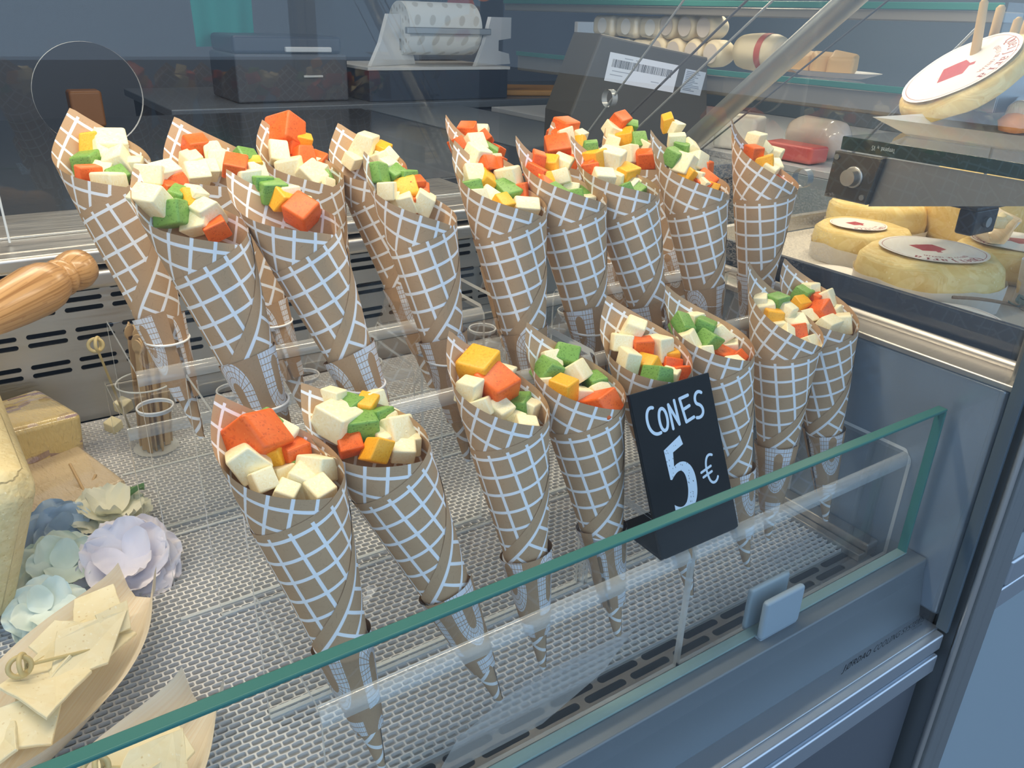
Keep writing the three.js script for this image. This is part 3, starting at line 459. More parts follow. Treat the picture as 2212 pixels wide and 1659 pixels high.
// ---------------------------------------------------------------- price sign
{
  const ink = '#cfe3f6';
  const face = canvas(600, 900, (x, w, h) => {
    x.fillStyle = '#0a0d10'; x.fillRect(0, 0, w, h); speckle(x, w, h, 60, ['rgba(120,135,150,.18)'], 0.6, 1.6);
    x.strokeStyle = ink; x.fillStyle = ink; x.lineCap = 'round'; x.lineJoin = 'round'; x.lineWidth = 19;
    const st = (pts) => { x.beginPath(); x.moveTo(pts[0] * w, pts[1] * h); for (let i = 2; i < pts.length; i += 2) x.lineTo(pts[i] * w, pts[i + 1] * h); x.stroke(); };
    const cv = (a, b, c, d, e, f, g, i) => { x.beginPath(); x.moveTo(a * w, b * h); x.bezierCurveTo(c * w, d * h, e * w, f * h, g * w, i * h); x.stroke(); };
    cv(0.235, 0.105, 0.11, 0.07, 0.10, 0.29, 0.275, 0.265);                                   // C
    cv(0.33, 0.125, 0.27, 0.13, 0.27, 0.26, 0.33, 0.26); cv(0.33, 0.26, 0.40, 0.26, 0.40, 0.12, 0.33, 0.125);   // O
    st([0.43, 0.265, 0.425, 0.115, 0.515, 0.25, 0.505, 0.10]);                                 // N
    st([0.685, 0.092, 0.575, 0.10, 0.605, 0.25, 0.71, 0.235]); st([0.60, 0.17, 0.68, 0.158]);  // E
    cv(0.86, 0.10, 0.78, 0.06, 0.73, 0.15, 0.79, 0.165); cv(0.79, 0.165, 0.88, 0.19, 0.84, 0.265, 0.745, 0.245);   // S
    x.beginPath(); x.moveTo(0.49 * w, 0.315 * h); x.lineTo(0.51 * w, 0.375 * h); x.lineTo(0.37 * w, 0.405 * h); x.lineTo(0.35 * w, 0.49 * h);   // 5, drawn as a wide brush figure
    x.bezierCurveTo(0.47 * w, 0.445 * h, 0.62 * w, 0.50 * h, 0.58 * w, 0.66 * h); x.bezierCurveTo(0.55 * w, 0.79 * h, 0.36 * w, 0.84 * h, 0.26 * w, 0.775 * h); x.lineTo(0.265 * w, 0.715 * h);
    x.bezierCurveTo(0.36 * w, 0.77 * h, 0.44 * w, 0.74 * h, 0.465 * w, 0.65 * h); x.bezierCurveTo(0.49 * w, 0.53 * h, 0.42 * w, 0.49 * h, 0.295 * w, 0.565 * h); x.lineTo(0.275 * w, 0.56 * h); x.lineTo(0.265 * w, 0.375 * h); x.closePath(); x.fill();
    speckle(x, w, h, 0, ['#000'], 1, 1); x.fillStyle = 'rgba(10,14,18,.75)'; for (let i = 0; i < 90; i++) { const t = rnd(); x.fillRect((0.27 + rnd() * 0.28) * w, (0.35 + t * 0.42) * h, 3, rr(3, 9)); }
    x.lineWidth = 15; cv(0.84, 0.50, 0.76, 0.47, 0.72, 0.55, 0.745, 0.62); cv(0.745, 0.62, 0.76, 0.69, 0.84, 0.68, 0.865, 0.645); st([0.665, 0.585, 0.80, 0.565]); st([0.68, 0.618, 0.80, 0.60]);   // euro
  });
  const t = thing('price_sign', 'black price sign reading CONES 5 euro in white handwriting', 'sign', [0.361, 0.1005, -0.296]);
  const W = 0.0725, H = 0.110, sh = new THREE.Shape(), r = 0.004;
  sh.moveTo(-W / 2 + r, 0); sh.lineTo(W / 2 - r, 0); sh.absarc(W / 2 - r, r, r, -Math.PI / 2, 0); sh.lineTo(W / 2, H); sh.lineTo(-W / 2, H); sh.lineTo(-W / 2, r); sh.absarc(-W / 2 + r, r, r, Math.PI, Math.PI * 1.5);
  const b = part('board', new THREE.ExtrudeGeometry(sh, { depth: 0.002, bevelEnabled: false }), M.blackBoard, t); b.rotation.x = -0.435;
  const f = part('lettering', new THREE.PlaneGeometry(W * 0.985, H * 0.985).translate(0, H / 2, 0.0023), phys(C(1, 1, 1), 0.4, { map: face, specularIntensity: 0.35 }), t, 'white hand-written CONES 5 euro'); nest(t, 'lettering', 'board');
  part('foot', bx(-W / 2, W / 2, 0, 0.002, -0.044, 0.001, 0.0006), M.blackBoard, t);
}
// ---------------------------------------------------------------- things on the mesh at the boats' end
const crust = canvas(512, 512, (x, w, h) => { x.fillStyle = '#dfcfa0'; x.fillRect(0, 0, w, h); speckle(x, w, h, 1500, ['rgba(206,180,116,.16)', 'rgba(240,228,186,.2)', 'rgba(190,162,104,.1)'], 2, 14); speckle(x, w, h, 1200, ['rgba(250,244,220,.6)', 'rgba(165,135,75,.4)'], 0.8, 2.4); });
crust.repeat.set(6, 6);
const hardCheese = std(C(1, 1, 1), 0.6, 0, { map: crust, bumpMap: fine, bumpScale: 0.0012 });
{
  const g = new RoundedBoxGeometry(0.24, 0.126, 0.25, 9, 0.022), p = g.attributes.position;
  for (let i = 0; i < p.count; i++) { const x = p.getX(i), low = Math.max(0, 0.5 - p.getY(i) / 0.126); p.setX(i, x - (x > 0 ? 0.040 * low ** 1.6 : 0) + (x > 0 ? 0.05 * p.getZ(i) : 0)); }
  const q = wobble(wobble(g, 0.004, 14, 3), 0.0022, 70, 9);
  solo('parmesan_wedge', uvm(q), hardCheese, 'large crumbly wedge of hard yellow cheese under the wooden handle', 'cheese', [-0.128, 0.0640, -0.690]);
}
const oak = canvas(256, 512, (x, w, h) => { x.fillStyle = '#d0a26c'; x.fillRect(0, 0, w, h); for (let i = 0; i < 420; i++) { x.strokeStyle = ['rgba(120,74,34,.28)', 'rgba(214,164,108,.3)', 'rgba(150,100,54,.3)'][i % 3]; x.lineWidth = rr(0.6, 3); const px = rnd() * w, py = rnd() * h; x.beginPath(); x.moveTo(px, py); x.bezierCurveTo(px + rr(-4, 4), py + 40, px + rr(-5, 5), py + 80, px + rr(-5, 5), py + rr(60, 200)); x.stroke(); } });
const wood = phys(C(1, 1, 1), 0.34, { map: oak, clearcoat: 0.5, clearcoatRoughness: 0.2 });
{
  const t = thing('cheese_knife', 'cheese knife with turned wooden handle stuck in the hard cheese', 'knife', [0.078, 0.196, -0.823]);
  const h = part('handle', lathe([[0, 0], [0.011, 0.0008], [0.0165, 0.006], [0.0185, 0.014], [0.0180, 0.022], [0.0150, 0.0285], [0.0125, 0.0305], [0.0160, 0.0325], [0.0172, 0.0365], [0.0160, 0.0405], [0.0135, 0.0425], [0.0180, 0.0465], [0.0212, 0.056], [0.0224, 0.070], [0.0205, 0.095], [0.0175, 0.120], [0.015, 0.135], [0.0125, 0.142], [0, 0.143]], 40), wood, t);
  const q = new THREE.Quaternion().setFromUnitVectors(V(0, 1, 0), V(-0.68, -0.06, 0.733).normalize()); h.quaternion.copy(q);
  const bl = part('blade', bx(-0.012, 0.012, 0.14, 0.23, -0.001, 0.001, 0.0005), M.polished, t); bl.quaternion.copy(q);
}
// wooden veneer boats with shavings
const veneerMap = canvas(512, 256, (x, w, h) => { x.fillStyle = '#f7ecd6'; x.fillRect(0, 0, w, h); for (let i = 0; i < 240; i++) { x.strokeStyle = ['rgba(236,218,186,.18)', 'rgba(253,246,230,.3)'][i % 2]; x.lineWidth = rr(1, 4); const y = rnd() * h; x.beginPath(); x.moveTo(0, y); x.lineTo(w, y + rr(-6, 6)); x.stroke(); } });
const veneer = phys(C(1, 1, 1), 0.65, { map: veneerMap, transmission: 0.12 });
function boatGeometry(L, W, Hh) {
  const n = 40, P = [], UV = [], I = [];
  for (let i = 0; i <= n; i++) {
    const u = i / n * 2 - 1, e = Math.abs(u), w = W * (1 - e ** 2.4) + 0.015 * e ** 6, h = Hh * (1 + 0.22 * e ** 3), x = u * L / 2 * (1 - 0.02 * e), lift = 0.003 * e ** 5;
    const row = [[-w - 0.004 * (1 - e), h + lift], [-w * 0.72, h * 0.30 + lift], [-w * 0.45, 0.0006 + lift], [0, 0.0002 + lift * 1.1], [w * 0.45, 0.0006 + lift], [w * 0.72, h * 0.30 + lift], [w + 0.004 * (1 - e), h + lift]];
    row.forEach(([z, y], j) => { P.push(x, y, z); UV.push(i / n, j / 6); if (i && j) { const a = (i - 1) * 7 + j, b = i * 7 + j; I.push(a - 1, b - 1, b, a - 1, b, a); } });
  }
  const g = new THREE.BufferGeometry(); g.setAttribute('position', new THREE.Float32BufferAttribute(P, 3)); g.setAttribute('uv', new THREE.Float32BufferAttribute(UV, 2)); g.setIndex(I); g.computeVertexNormals(); return g;
}
const shavingMap = canvas(256, 256, (x, w, h) => { x.fillStyle = '#f6eac4'; x.fillRect(0, 0, w, h); speckle(x, w, h, 200, ['rgba(236,214,160,.14)', 'rgba(252,244,216,.2)'], 4, 22); speckle(x, w, h, 160, ['rgba(255,250,232,.7)', 'rgba(200,170,110,.35)'], 0.8, 3); });
const shavingMat = phys(C(1, 1, 1), 0.5, { map: shavingMap, transmission: 0.06 });
function shaving(sd, a, b) {
  const s = new THREE.Shape(), n = 4 + (sd % 2), pts = [];
  for (let i = 0; i < n; i++) { const t = i / n * 6.283 + noise.noise(sd * 3.1, i * 1.7, 0) * 0.5, r = 0.85 + 0.5 * noise.noise(sd * 1.9, i * 2.3, 4); const ax = Math.cos(t) * a * r, ay = Math.sin(t) * b * r; if (pts.length) { const [px, py] = pts[pts.length - 1]; for (let k = 1; k < 5; k++) pts.push([px + (ax - px) * k / 5 + 0.0012 * noise.noise(sd, i * 5 + k * 2.3, 1), py + (ay - py) * k / 5 + 0.0012 * noise.noise(sd, 7, i * 5 + k * 2.3)]); } pts.push([ax, ay]); }
  s.setFromPoints(pts.map(([x, y]) => new THREE.Vector2(x, y)));
  const g = new THREE.ExtrudeGeometry(s, { depth: 0.0016, bevelEnabled: true, bevelSize: 0.0004, bevelThickness: 0.0004, bevelSegments: 1 }); g.rotateX(-Math.PI / 2);
  const p = g.attributes.position; for (let i = 0; i < p.count; i++) { const x = p.getX(i), z = p.getZ(i); p.setY(i, p.getY(i) - 2.2 * x * x - 1.2 * z * z + 0.0006 * noise.noise(x * 90 + sd, z * 90, 0)); }
  g.computeVertexNormals(); return uvm(g, 12);
}
function boat(pos, deg, L, W, label, pieces, where) {
  const g = boatGeometry(L, W, 0.026), a = deg * Math.PI / 180;
  const b = solo('wooden_boat', g, veneer, label, 'food boat', pos, 'wooden boats of cheese shavings'); b.rotation.y = a;
  pieces.forEach(([u, v, y, sx, sz, tx, tz, ry], i) => {
    const m = solo('cheese_shaving', shaving(i * 7 + Math.round(L * 1000), sx * 1.45, sz * 1.6), shavingMat, 'thin pale hard cheese shaving in the ' + where, 'cheese', [0, 0, 0], 'shavings in the ' + where);
    m.position.set(u * 1.12, y + 0.005, v).applyAxisAngle(V(0, 1, 0), a).add(V(...pos)); m.rotation.set(tx, a + ry, tz, 'YXZ');
  });
}
boat([-0.014, 0.0006, -0.484], 51, 0.200, 0.040, 'long wooden boat of cheese shavings behind the green flower', [
  [0.030, 0.004, 0.020, 0.022, 0.017, 0.25, -0.1, 0.4], [0.046, -0.006, 0.022, 0.018, 0.014, -0.3, 0.2, 1.2], [0.012, 0.010, 0.026, 0.027, 0.016, 0.35, 0.05, -0.2], [0.020, -0.014, 0.022, 0.016, 0.012, -0.5, 0.1, 2.0],
  [-0.014, 0.006, 0.027, 0.028, 0.018, 0.2, -0.15, 0.6], [-0.006, -0.012, 0.021, 0.02, 0.014, -0.35, 0.1, 0.2], [-0.040, 0.004, 0.022, 0.026, 0.016, 0.15, 0.1, -0.3], [-0.052, -0.006, 0.018, 0.018, 0.012, -0.4, -0.1, 0.8], [0.036, 0.014, 0.024, 0.014, 0.010, 0.6, 0.2, 0.1]], 'boat behind the green flower');
boat([-0.006, 0.0006, -0.360], 44, 0.190, 0.037, 'wooden boat of cheese shavings under the low glass edge', [
  [0.036, 0.002, 0.020, 0.02, 0.015, 0.2, 0.1, 0.3], [0.018, 0.010, 0.024, 0.024, 0.013, 0.55, 0.0, 0.1], [0.014, -0.010, 0.023, 0.022, 0.014, -0.4, 0.1, 0.9], [-0.008, 0.004, 0.025, 0.024, 0.015, 0.2, 0.1, -0.4], [-0.030, -0.002, 0.022, 0.02, 0.014, -0.2, 0.1, 0.6], [0.002, 0.015, 0.022, 0.02, 0.010, 0.8, 0.1, 0.2]], 'boat under the low glass edge');
const bamboo = std(C(0.62, 0.50, 0.24), 0.5), twigMat = std(C(0.55, 0.38, 0.20), 0.6);
function knotPick(from, to, label) {
  const t = thing('knotted_pick', label, 'pick', from.toArray(), 'knotted bamboo picks'), d = to.clone().sub(from);
  part('stick', rod(V(0, 0, 0), d, 0.0011, 8), bamboo, t);
  const k = part('knot', merge([new THREE.TorusGeometry(0.0062, 0.0016, 8, 24), new THREE.TorusGeometry(0.0062, 0.0016, 8, 24).rotateY(1.2).translate(0.002, 0.001, 0.001)]), bamboo, t, 'looped bamboo knot');
  k.position.copy(d.clone().setLength(-0.004)); k.lookAt(V(0, 0.42, 0).sub(from));
}
knotPick(V(-0.031, 0.043, -0.478), V(0.004, 0.030, -0.488), 'bamboo pick with looped knot stuck in the long boat');
knotPick(V(-0.004, 0.040, -0.375), V(0.022, 0.028, -0.372), 'bamboo pick with looped knot in boat under the glass edge');
knotPick(V(0.070, 0.125, -0.79), V(0.092, 0.002, -0.85), 'bamboo pick with knot leaning beside the skewer cup');
// ---------------------------------------------------------------- fabric flowers
function petalGeometry(w, l, cup, sd) {
  const P = [], UV = [], I = [], n = 10, m = 11;
  for (let i = 0; i <= n; i++) for (let j = 0; j <= m; j++) {
    const t = i / n, v = j / m * 2 - 1, wid = w * Math.sin(Math.PI * (0.10 + 0.74 * t)) ** 0.8;
    P.push(v * wid, cup * l * t * t + 0.16 * wid * Math.sin(t * 5 + sd) * v * v + (0.20 * noise.noise(v * 2.1 + sd, t * 2.5, sd) + 0.07 * noise.noise(v * 5 + sd, t * 6, 3)) * l * t, l * t * (1 - 0.12 * v * v)); UV.push(v, t);
    if (i && j) { const a = (i - 1) * (m + 1) + j, b = i * (m + 1) + j; I.push(a - 1, b - 1, b, a - 1, b, a); }
  }
  const g = new THREE.BufferGeometry(); g.setAttribute('position', new THREE.Float32BufferAttribute(P, 3)); g.setAttribute('uv', new THREE.Float32BufferAttribute(UV, 2)); g.setIndex(I); g.computeVertexNormals(); return g;
}
function flower(pos, R, color, label, tilt, turn, n = 13) {
  const t = thing('fabric_flower', label, 'flower', pos, 'fabric flowers beside the boats'), mat = phys(color, 0.85, { transmission: 0.08 });
  t.rotation.set(tilt[0], turn, tilt[1]);
  for (let i = 0; i < n; i++) {
    const ring = i < n * 0.45 ? 0 : i < n * 0.8 ? 1 : 2, f = [1, 0.8, 0.55][ring];
    const p = part('petal', petalGeometry(R * 0.62 * f, R * f * 1.1, [0.10, 0.5, 1.0][ring], i * 1.7 + R * 100), mat, t); p.rotation.y = i * 2.4 + 0.2; p.position.y = ring * R * 0.06 + 0.002;
  }
}
flower([0.046, 0.010, -0.600], 0.037, C(0.86, 0.84, 0.93), 'big lilac white fabric flower above the long boat tip', [0.5, 0.15], 0.4, 22);
flower([0.044, 0.014, -0.672], 0.031, C(0.88, 0.87, 0.72), 'cream fabric flower beside the green leaf', [0.4, -0.3], 1.2, 18);
flower([0.002, 0.014, -0.666], 0.028, C(0.60, 0.74, 0.90), 'light blue fabric flower against the hard cheese', [0.5, 0.6], 2.2, 17);
flower([0.000, 0.010, -0.615], 0.031, C(0.78, 0.88, 0.80), 'pale mint fabric flower between the blue and lilac flowers', [0.6, 0.2], 3.0, 15);
flower([-0.016, 0.010, -0.570], 0.026, C(0.80, 0.90, 0.86), 'small mint fabric flower beside the wooden boat', [0.7, 0.1], 4.4, 12);
{
  const t = thing('flower_leaf', 'slender green leaf and stem behind the cream flower', 'leaf', [0.040, 0.020, -0.700]);
  const l = part('leaf_blade', petalGeometry(0.009, 0.042, 0.3, 2), phys(C(0.16, 0.34, 0.14), 0.6, { transmission: 0.2 }), t); l.rotation.y = 1.0;
  part('stem', tube([V(0, 0, 0), V(-0.004, -0.004, 0.014), V(-0.004, -0.006, 0.03)], 0.0016, 10, 7), std(C(0.14, 0.32, 0.12), 0.6), t);
}
for (const [a, b, lb] of [[V(0.026, 0.030, -0.756), V(0.036, 0.004, -0.690), 'thin wooden twig standing beside the wrapped pack'], [V(0.044, 0.020, -0.742), V(0.020, 0.003, -0.706), 'short thin twig crossing the taller one']])
  solo('wooden_twig', rod(V(0, 0, 0), b.clone().sub(a), 0.0013, 7), twigMat, lb, 'twig', a.toArray());
// film-wrapped packs, dropped bits, skewer cup
const filmBump = grain(256, 256, 0, 255, 20, 6); filmBump.repeat.set(18, 18);
const packMap = canvas(256, 256, (x, w, h) => { x.fillStyle = '#d9c183'; x.fillRect(0, 0, w, h); for (let i = 0; i < 60; i++) { x.fillStyle = ['rgba(132,104,134,.5)', 'rgba(196,178,196,.5)', 'rgba(150,120,90,.3)'][i % 3]; x.beginPath(); x.ellipse(rnd() * w, rnd() * h * 0.6, rr(8, 50), rr(3, 10), rr(-0.4, 0.4), 0, 7); x.fill(); } });
packMap.repeat.set(12, 12);
const film = (map, color) => phys(color ?? C(1, 1, 1), 0.35, { map, clearcoat: 1, clearcoatRoughness: 0.08, bumpMap: filmBump, bumpScale: 0.0012 });
{
  const g = uvm(wobble(new RoundedBoxGeometry(0.070, 0.052, 0.085, 5, 0.006), 0.005, 40, 2));
  solo('wrapped_cheese', g, film(packMap), 'purple and yellow cheese block wrapped in film behind the hard cheese', 'cheese', [0.000, 0.0275, -0.845]).rotation.y = 0.3;
  const g2 = uvm(wobble(new RoundedBoxGeometry(0.085, 0.016, 0.10, 6, 0.005), 0.004, 45, 5));
  solo('flat_wrapped_pack', g2, film(null, C(0.62, 0.50, 0.34)), 'flat brown pack under shiny film beside the flowers', 'packet', [0.012, 0.010, -0.756]).rotation.y = 0.25;
}
for (const [x, y, z, lb] of [[0.078, 0.006, -0.868, 'loose pale cheese bit on the mesh by the leaning pick'], [0.020, 0.008, -0.896, 'loose pale cheese bit against the slotted rear wall'], [0.088, 0.040, -0.838, 'small pale cheese bit speared on the leaning pick']]) { const m = solo('cheese_bit', cubeGeo[2], cheeseMat.w, lb, 'cheese', [x, y, z]); m.scale.setScalar(0.013); m.rotation.set(0.2, 0.6, 0.1); }
{
  const t = thing('skewer_cup', 'clear plastic cup of wooden sticks behind the low empty riser', 'cup', [0.108, 0.0005, -0.806]);
  part('cup_wall', lathe([[0.022, 0], [0.027, 0.075]], 36), M.acrylic, t); part('cup_base', lathe([[0, 0.001], [0.022, 0.001]], 30), M.acrylicEdge, t); part('cup_rim', new THREE.TorusGeometry(0.027, 0.0009, 6, 36).rotateX(Math.PI / 2).translate(0, 0.075, 0), M.acrylicEdge, t);
  const g = merge([bx(-0.0032, 0.0032, 0, 0.118, -0.0008, 0.0008, 0.0004), new THREE.CylinderGeometry(0.0058, 0.0058, 0.0016, 18).rotateX(Math.PI / 2).scale(1, 1.3, 1).translate(0, 0.121, 0)]);
  for (let i = 0; i < 16; i++) { const a = i * 2.4, r = 0.0155 * Math.sqrt((i + 0.5) / 16), m = solo('wooden_stick', g, twigMat, 'flat wooden tasting stick with rounded end in the clear cup', 'stick', [0.108 + r * Math.cos(a), 0.0025, -0.806 + r * Math.sin(a)], 'tasting sticks in the clear cup'); m.rotation.set(0.09 * Math.sin(a), a, -0.09 * Math.cos(a)); }
}
// frosted translucent sheet between riser and low glass
{
  const s = new THREE.Shape([[0.150, 0.024], [0.226, 0.024], [0.272, 0.044], [0.293, 0.070], [0.240, 0.069], [0.198, 0.066], [0.165, 0.050]].map(([x, y]) => new THREE.Vector2(x, y)));
  const g = new THREE.ShapeGeometry(s), p = g.attributes.position;
  for (let i = 0; i < p.count; i++) p.setZ(i, -0.2795 - 0.06 * (0.075 - p.getY(i)) - 0.001);
  g.computeVertexNormals(); solo('translucent_sheet', g, phys(C(0.80, 0.84, 0.88), 0.45, { transmission: 0.85 }), 'frosted translucent sheet behind the low glass', 'plastic film');
}
// ---------------------------------------------------------------- neighbouring case with cheese wheels
const wheelMap = canvas(512, 512, (x, w, h) => { x.fillStyle = '#e8cd84'; x.fillRect(0, 0, w, h); speckle(x, w, h, 260, ['rgba(222,184,96,.35)', 'rgba(244,226,164,.4)'], 6, 40); speckle(x, w, h, 500, ['rgba(205,160,80,.35)', 'rgba(250,238,196,.5)'], 1, 4); });
wheelMap.repeat.set(5, 5);
const rind = phys(C(1, 1, 1), 0.5, { map: wheelMap, bumpMap: coarse, bumpScale: 0.0008 });
const paperWrap = phys(C(0.82, 0.79, 0.74), 0.7, { transmission: 0.35 });
const labelMap = canvas(512, 512, (x, w, h) => {
  x.fillStyle = '#f2efe9'; x.fillRect(0, 0, w, h); x.fillStyle = '#8e1d26';
  const ring = (txt, r, size, from, step) => { x.font = 'bold ' + size + 'px serif'; [...txt].forEach((c, i) => { x.save(); x.translate(w / 2, h / 2); x.rotate(from + i * step); x.fillText(c, 0, -r); x.restore(); }); };
  ring('Queijaria', 196, 62, -0.75, 0.185); x.fillStyle = '#9a4a4e'; ring('QUEIJO DE OVELHA', 150, 26, -0.72, 0.092);
  x.fillStyle = '#b8484e'; x.beginPath(); x.moveTo(190, 250); x.lineTo(250, 210); x.lineTo(330, 220); x.lineTo(345, 330); x.lineTo(215, 345); x.closePath(); x.fill(); x.fillRect(240, 190, 26, 40);
  x.fillStyle = 'rgba(160,40,48,.5)'; for (let i = 0; i < 60; i++) x.fillRect(rr(200, 330), rr(230, 340), rr(4, 18), 3);
  x.strokeStyle = '#a05a5e'; x.lineWidth = 3; x.beginPath(); x.arc(w / 2, h / 2, 238, 0, 7); x.stroke();
});
const labelMat = std(C(1, 1, 1), 0.5, 0, { map: labelMap });
const disc = (r, y) => { const g = new THREE.CircleGeometry(r, 40); g.rotateX(-Math.PI / 2); const p = g.attributes.position; for (let i = 0; i < p.count; i++) p.setY(i, y + 0.0012 * noise.noise(p.getX(i) * 30, 1, p.getZ(i) * 30)); g.computeVertexNormals(); return g; };
const wheelGeo = (r, h, sd) => uvm(wobble(lathe([[0, 0], [r * 0.86, 0], [r * 0.97, h * 0.18], [r, h * 0.5], [r * 0.97, h * 0.82], [r * 0.86, h * 0.99], [r * 0.5, h * 1.01], [0, h]], 40), 0.003, 30, sd));
function wheel(pos, r, h, label, o = {}) {
  const t = thing('round_cheese', label, 'cheese', pos, 'round cheeses in the neighbouring case');
  t.rotation.set(o.tx ?? 0, 0, o.tz ?? 0);
  part('rind', wheelGeo(r, h, r * 90), rind, t);
  if (o.label !== false) { const d = part('paper_label', disc(o.lr ?? r * 0.72, h * 1.01 + 0.0025), labelMat, t, 'round white label with red print'); d.rotation.y = o.turn ?? 0; d.position.x = o.lx ?? 0; }
  if (o.wrap) { const w = o.wrap; part('paper_wrap', wobble(new THREE.CylinderGeometry(r * 1.04, r * 1.01, h * w, 40, 3, true).translate(0, h * w / 2, 0), 0.004, 40, 4), paperWrap, t, 'thin white wrapping paper'); }
  return t;
}
const next = thing('display_case', 'neighbouring display case filled with round cheeses', 'display case');
part('deck', bx(0.660, 1.225, 0.140, 0.1650, -0.68, -0.236, 0.002), std(C(0.62, 0.58, 0.52), 0.5), next);
part('side_frame', merge([bx(0.6535, 0.6595, 0.1835, 0.2125, -0.68, -0.232, 0.001), bx(0.6405, 0.6535, 0.178, 0.184, -0.68, -0.232, 0.001)]), M.navy, next, 'dark blue grey side frame');
part('front_rail', merge([bx(0.656, 1.62, -0.005, 0.022, -0.2325, -0.2125, 0.003), bx(0.656, 1.62, -0.030, -0.008, -0.231, -0.2145, 0.002)]), M.rail, next);
part('lower_panel', bx(0.654, 1.62, -0.93, -0.030, -0.245, -0.222, 0.002), M.body, next);
part('kick_box', bx(0.656, 1.225, -0.95, 0.140, -0.68, -0.2455, 0), M.darkPanel, next);
part('inner_front', bx(0.658, 1.62, 0.022, 0.165, -0.2445, -0.236, 0.001), M.satin, next);
part('front_glass', quad(V(0.654, 0.022, -0.228), V(1.62, 0.022, -0.228), V(1.62, 0.60, -0.228), V(0.654, 0.60, -0.228)), M.glass, next);
part('rear_wall', bx(0.66, 1.225, 0.165, 0.185, -0.69, -0.6805, 0.001), M.steel, next);
part('glass_shelf', quad(V(0.694, 0.3265, -0.27), V(1.5, 0.3265, -0.27), V(1.5, 0.3265, -0.475), V(0.694, 0.3265, -0.475)), M.glass, next);
part('shelf_edge', merge([bx(0.6925, 0.6945, 0.3145, 0.3265, -0.475, -0.270, 0.0006), bx(0.6945, 1.5, 0.3145, 0.3265, -0.272, -0.270, 0.0006)]), phys(C(0.010, 0.035, 0.028), 0.1), next, 'dark green polished glass edge');
{
  const t = canvas(512, 64, (x, w, h) => { x.clearRect(0, 0, w, h); x.fillStyle = '#c9d2cf'; x.translate(w, h); x.rotate(Math.PI); x.font = '40px sans-serif'; x.fillText('Tempered', 40, 46); x.font = '24px sans-serif'; x.fillText('by', 250, 46); x.font = '46px sans-serif'; x.fillText('VS', 300, 46); });
  part('edge_print', quad(V(0.6922, 0.3165, -0.455), V(0.6922, 0.3165, -0.417), V(0.6922, 0.3245, -0.417), V(0.6922, 0.3245, -0.455)), std(C(1, 1, 1), 0.5, 0, { map: t, transparent: true, alphaTest: 0.4 }), next);
  const b = new THREE.Shape([[-0.480, 0.271], [-0.436, 0.271], [-0.429, 0.312], [-0.477, 0.312]].map(([z, y]) => new THREE.Vector2(-z, y)));
  const g = new THREE.ExtrudeGeometry(b, { depth: 0.005, bevelEnabled: true, bevelSize: 0.001, bevelThickness: 0.001, bevelSegments: 1 }); g.rotateY(Math.PI / 2); g.translate(0.690, 0, 0);
  part('bracket_plate', g, std(C(0.12, 0.115, 0.10), 0.38, 0.8), next, 'dark metal shelf bracket plate');
  part('bracket_knob', merge([new THREE.CylinderGeometry(0.0075, 0.0085, 0.010, 20).rotateZ(Math.PI / 2).translate(0.684, 0.2925, -0.453), new THREE.TorusGeometry(0.0085, 0.0015, 8, 24).rotateY(Math.PI / 2).translate(0.6885, 0.2925, -0.453)]), M.polished, next, 'chrome lock knob');
  part('screw', merge([[0.308, -0.474], [0.276, -0.440]].map(([y, z]) => new THREE.CylinderGeometry(0.0026, 0.0026, 0.002, 14).rotateZ(Math.PI / 2).translate(0.6885, y, z))), M.satin, next);
  const gs = new THREE.Shape([[0.436, 0.268], [0.429, 0.313], [0.29, 0.313], [0.29, 0.297]].map(([z, y]) => new THREE.Vector2(z, y)));
  const gg = new THREE.ExtrudeGeometry(gs, { depth: 0.003, bevelEnabled: false }); gg.rotateY(Math.PI / 2); gg.translate(0.6955, 0, 0); part('shelf_gusset', gg, M.satin, next, 'grey sheet gusset under the shelf');
}
for (const [c, u] of [['bracket_knob', 'bracket_plate'], ['screw', 'bracket_plate'], ['edge_print', 'shelf_edge']]) nest(next, c, u);
{
  const t = thing('glass_clamp', 'small black glass clamp hanging over the boat of cheese', 'clamp', [0.81, 0.258, -0.395]); t.scale.setScalar(1.25);
  part('clamp_plate', bx(-0.022, 0.022, 0.006, 0.009, -0.012, 0.012, 0.001), M.black, t); part('clamp_jaw', bx(-0.017, 0.017, -0.014, 0.006, -0.004, 0.010, 0.002), M.black, t);
  part('clamp_button', new THREE.CylinderGeometry(0.010, 0.011, 0.005, 22).translate(0, 0.0115, 0), M.darkPanel, t); part('clamp_screw', new THREE.CylinderGeometry(0.004, 0.004, 0.003, 14).rotateX(Math.PI / 2).translate(0, -0.004, 0.011), M.satin, t);
  part('clamp_stem', rod(V(0, 0.012, 0), V(0.0, 0.0535, 0), 0.0012, 6), M.satin, t);
}
const D = 0.1652;
wheel([0.808, D, -0.425], 0.070, 0.048, 'round yellow cheese with curled white label beside the thyme sprig', { turn: 2.6, wrap: 0.55, lr: 0.052 });
wheel([0.880, D, -0.552], 0.056, 0.040, 'yellow cheese with small oval label beside the end glass', { turn: 2.9, wrap: 0.5, lr: 0.032, lx: -0.012 });
wheel([0.995, D, -0.610], 0.062, 0.050, 'yellow cheese in paper below the bracket plate', { turn: 1.4, wrap: 0.35, lr: 0.040 });
wheel([1.105, D, -0.520], 0.088, 0.090, 'tall pale cheese wheel without label behind the little boat', { label: false });
wheel([0.982, D, -0.423], 0.062, 0.036, 'flat yellow cheese with big label under the little boat', { turn: 0.6, lr: 0.050 });
wheel([0.905, D, -0.322], 0.052, 0.044, 'cheese wrapped in white paper beside the thyme sprig', { label: false, wrap: 1.05 });
wheel([0.748, D, -0.492], 0.042, 0.012, 'thin cheese under a pink and white label by the dark side frame', { turn: 2.2, lr: 0.038 });
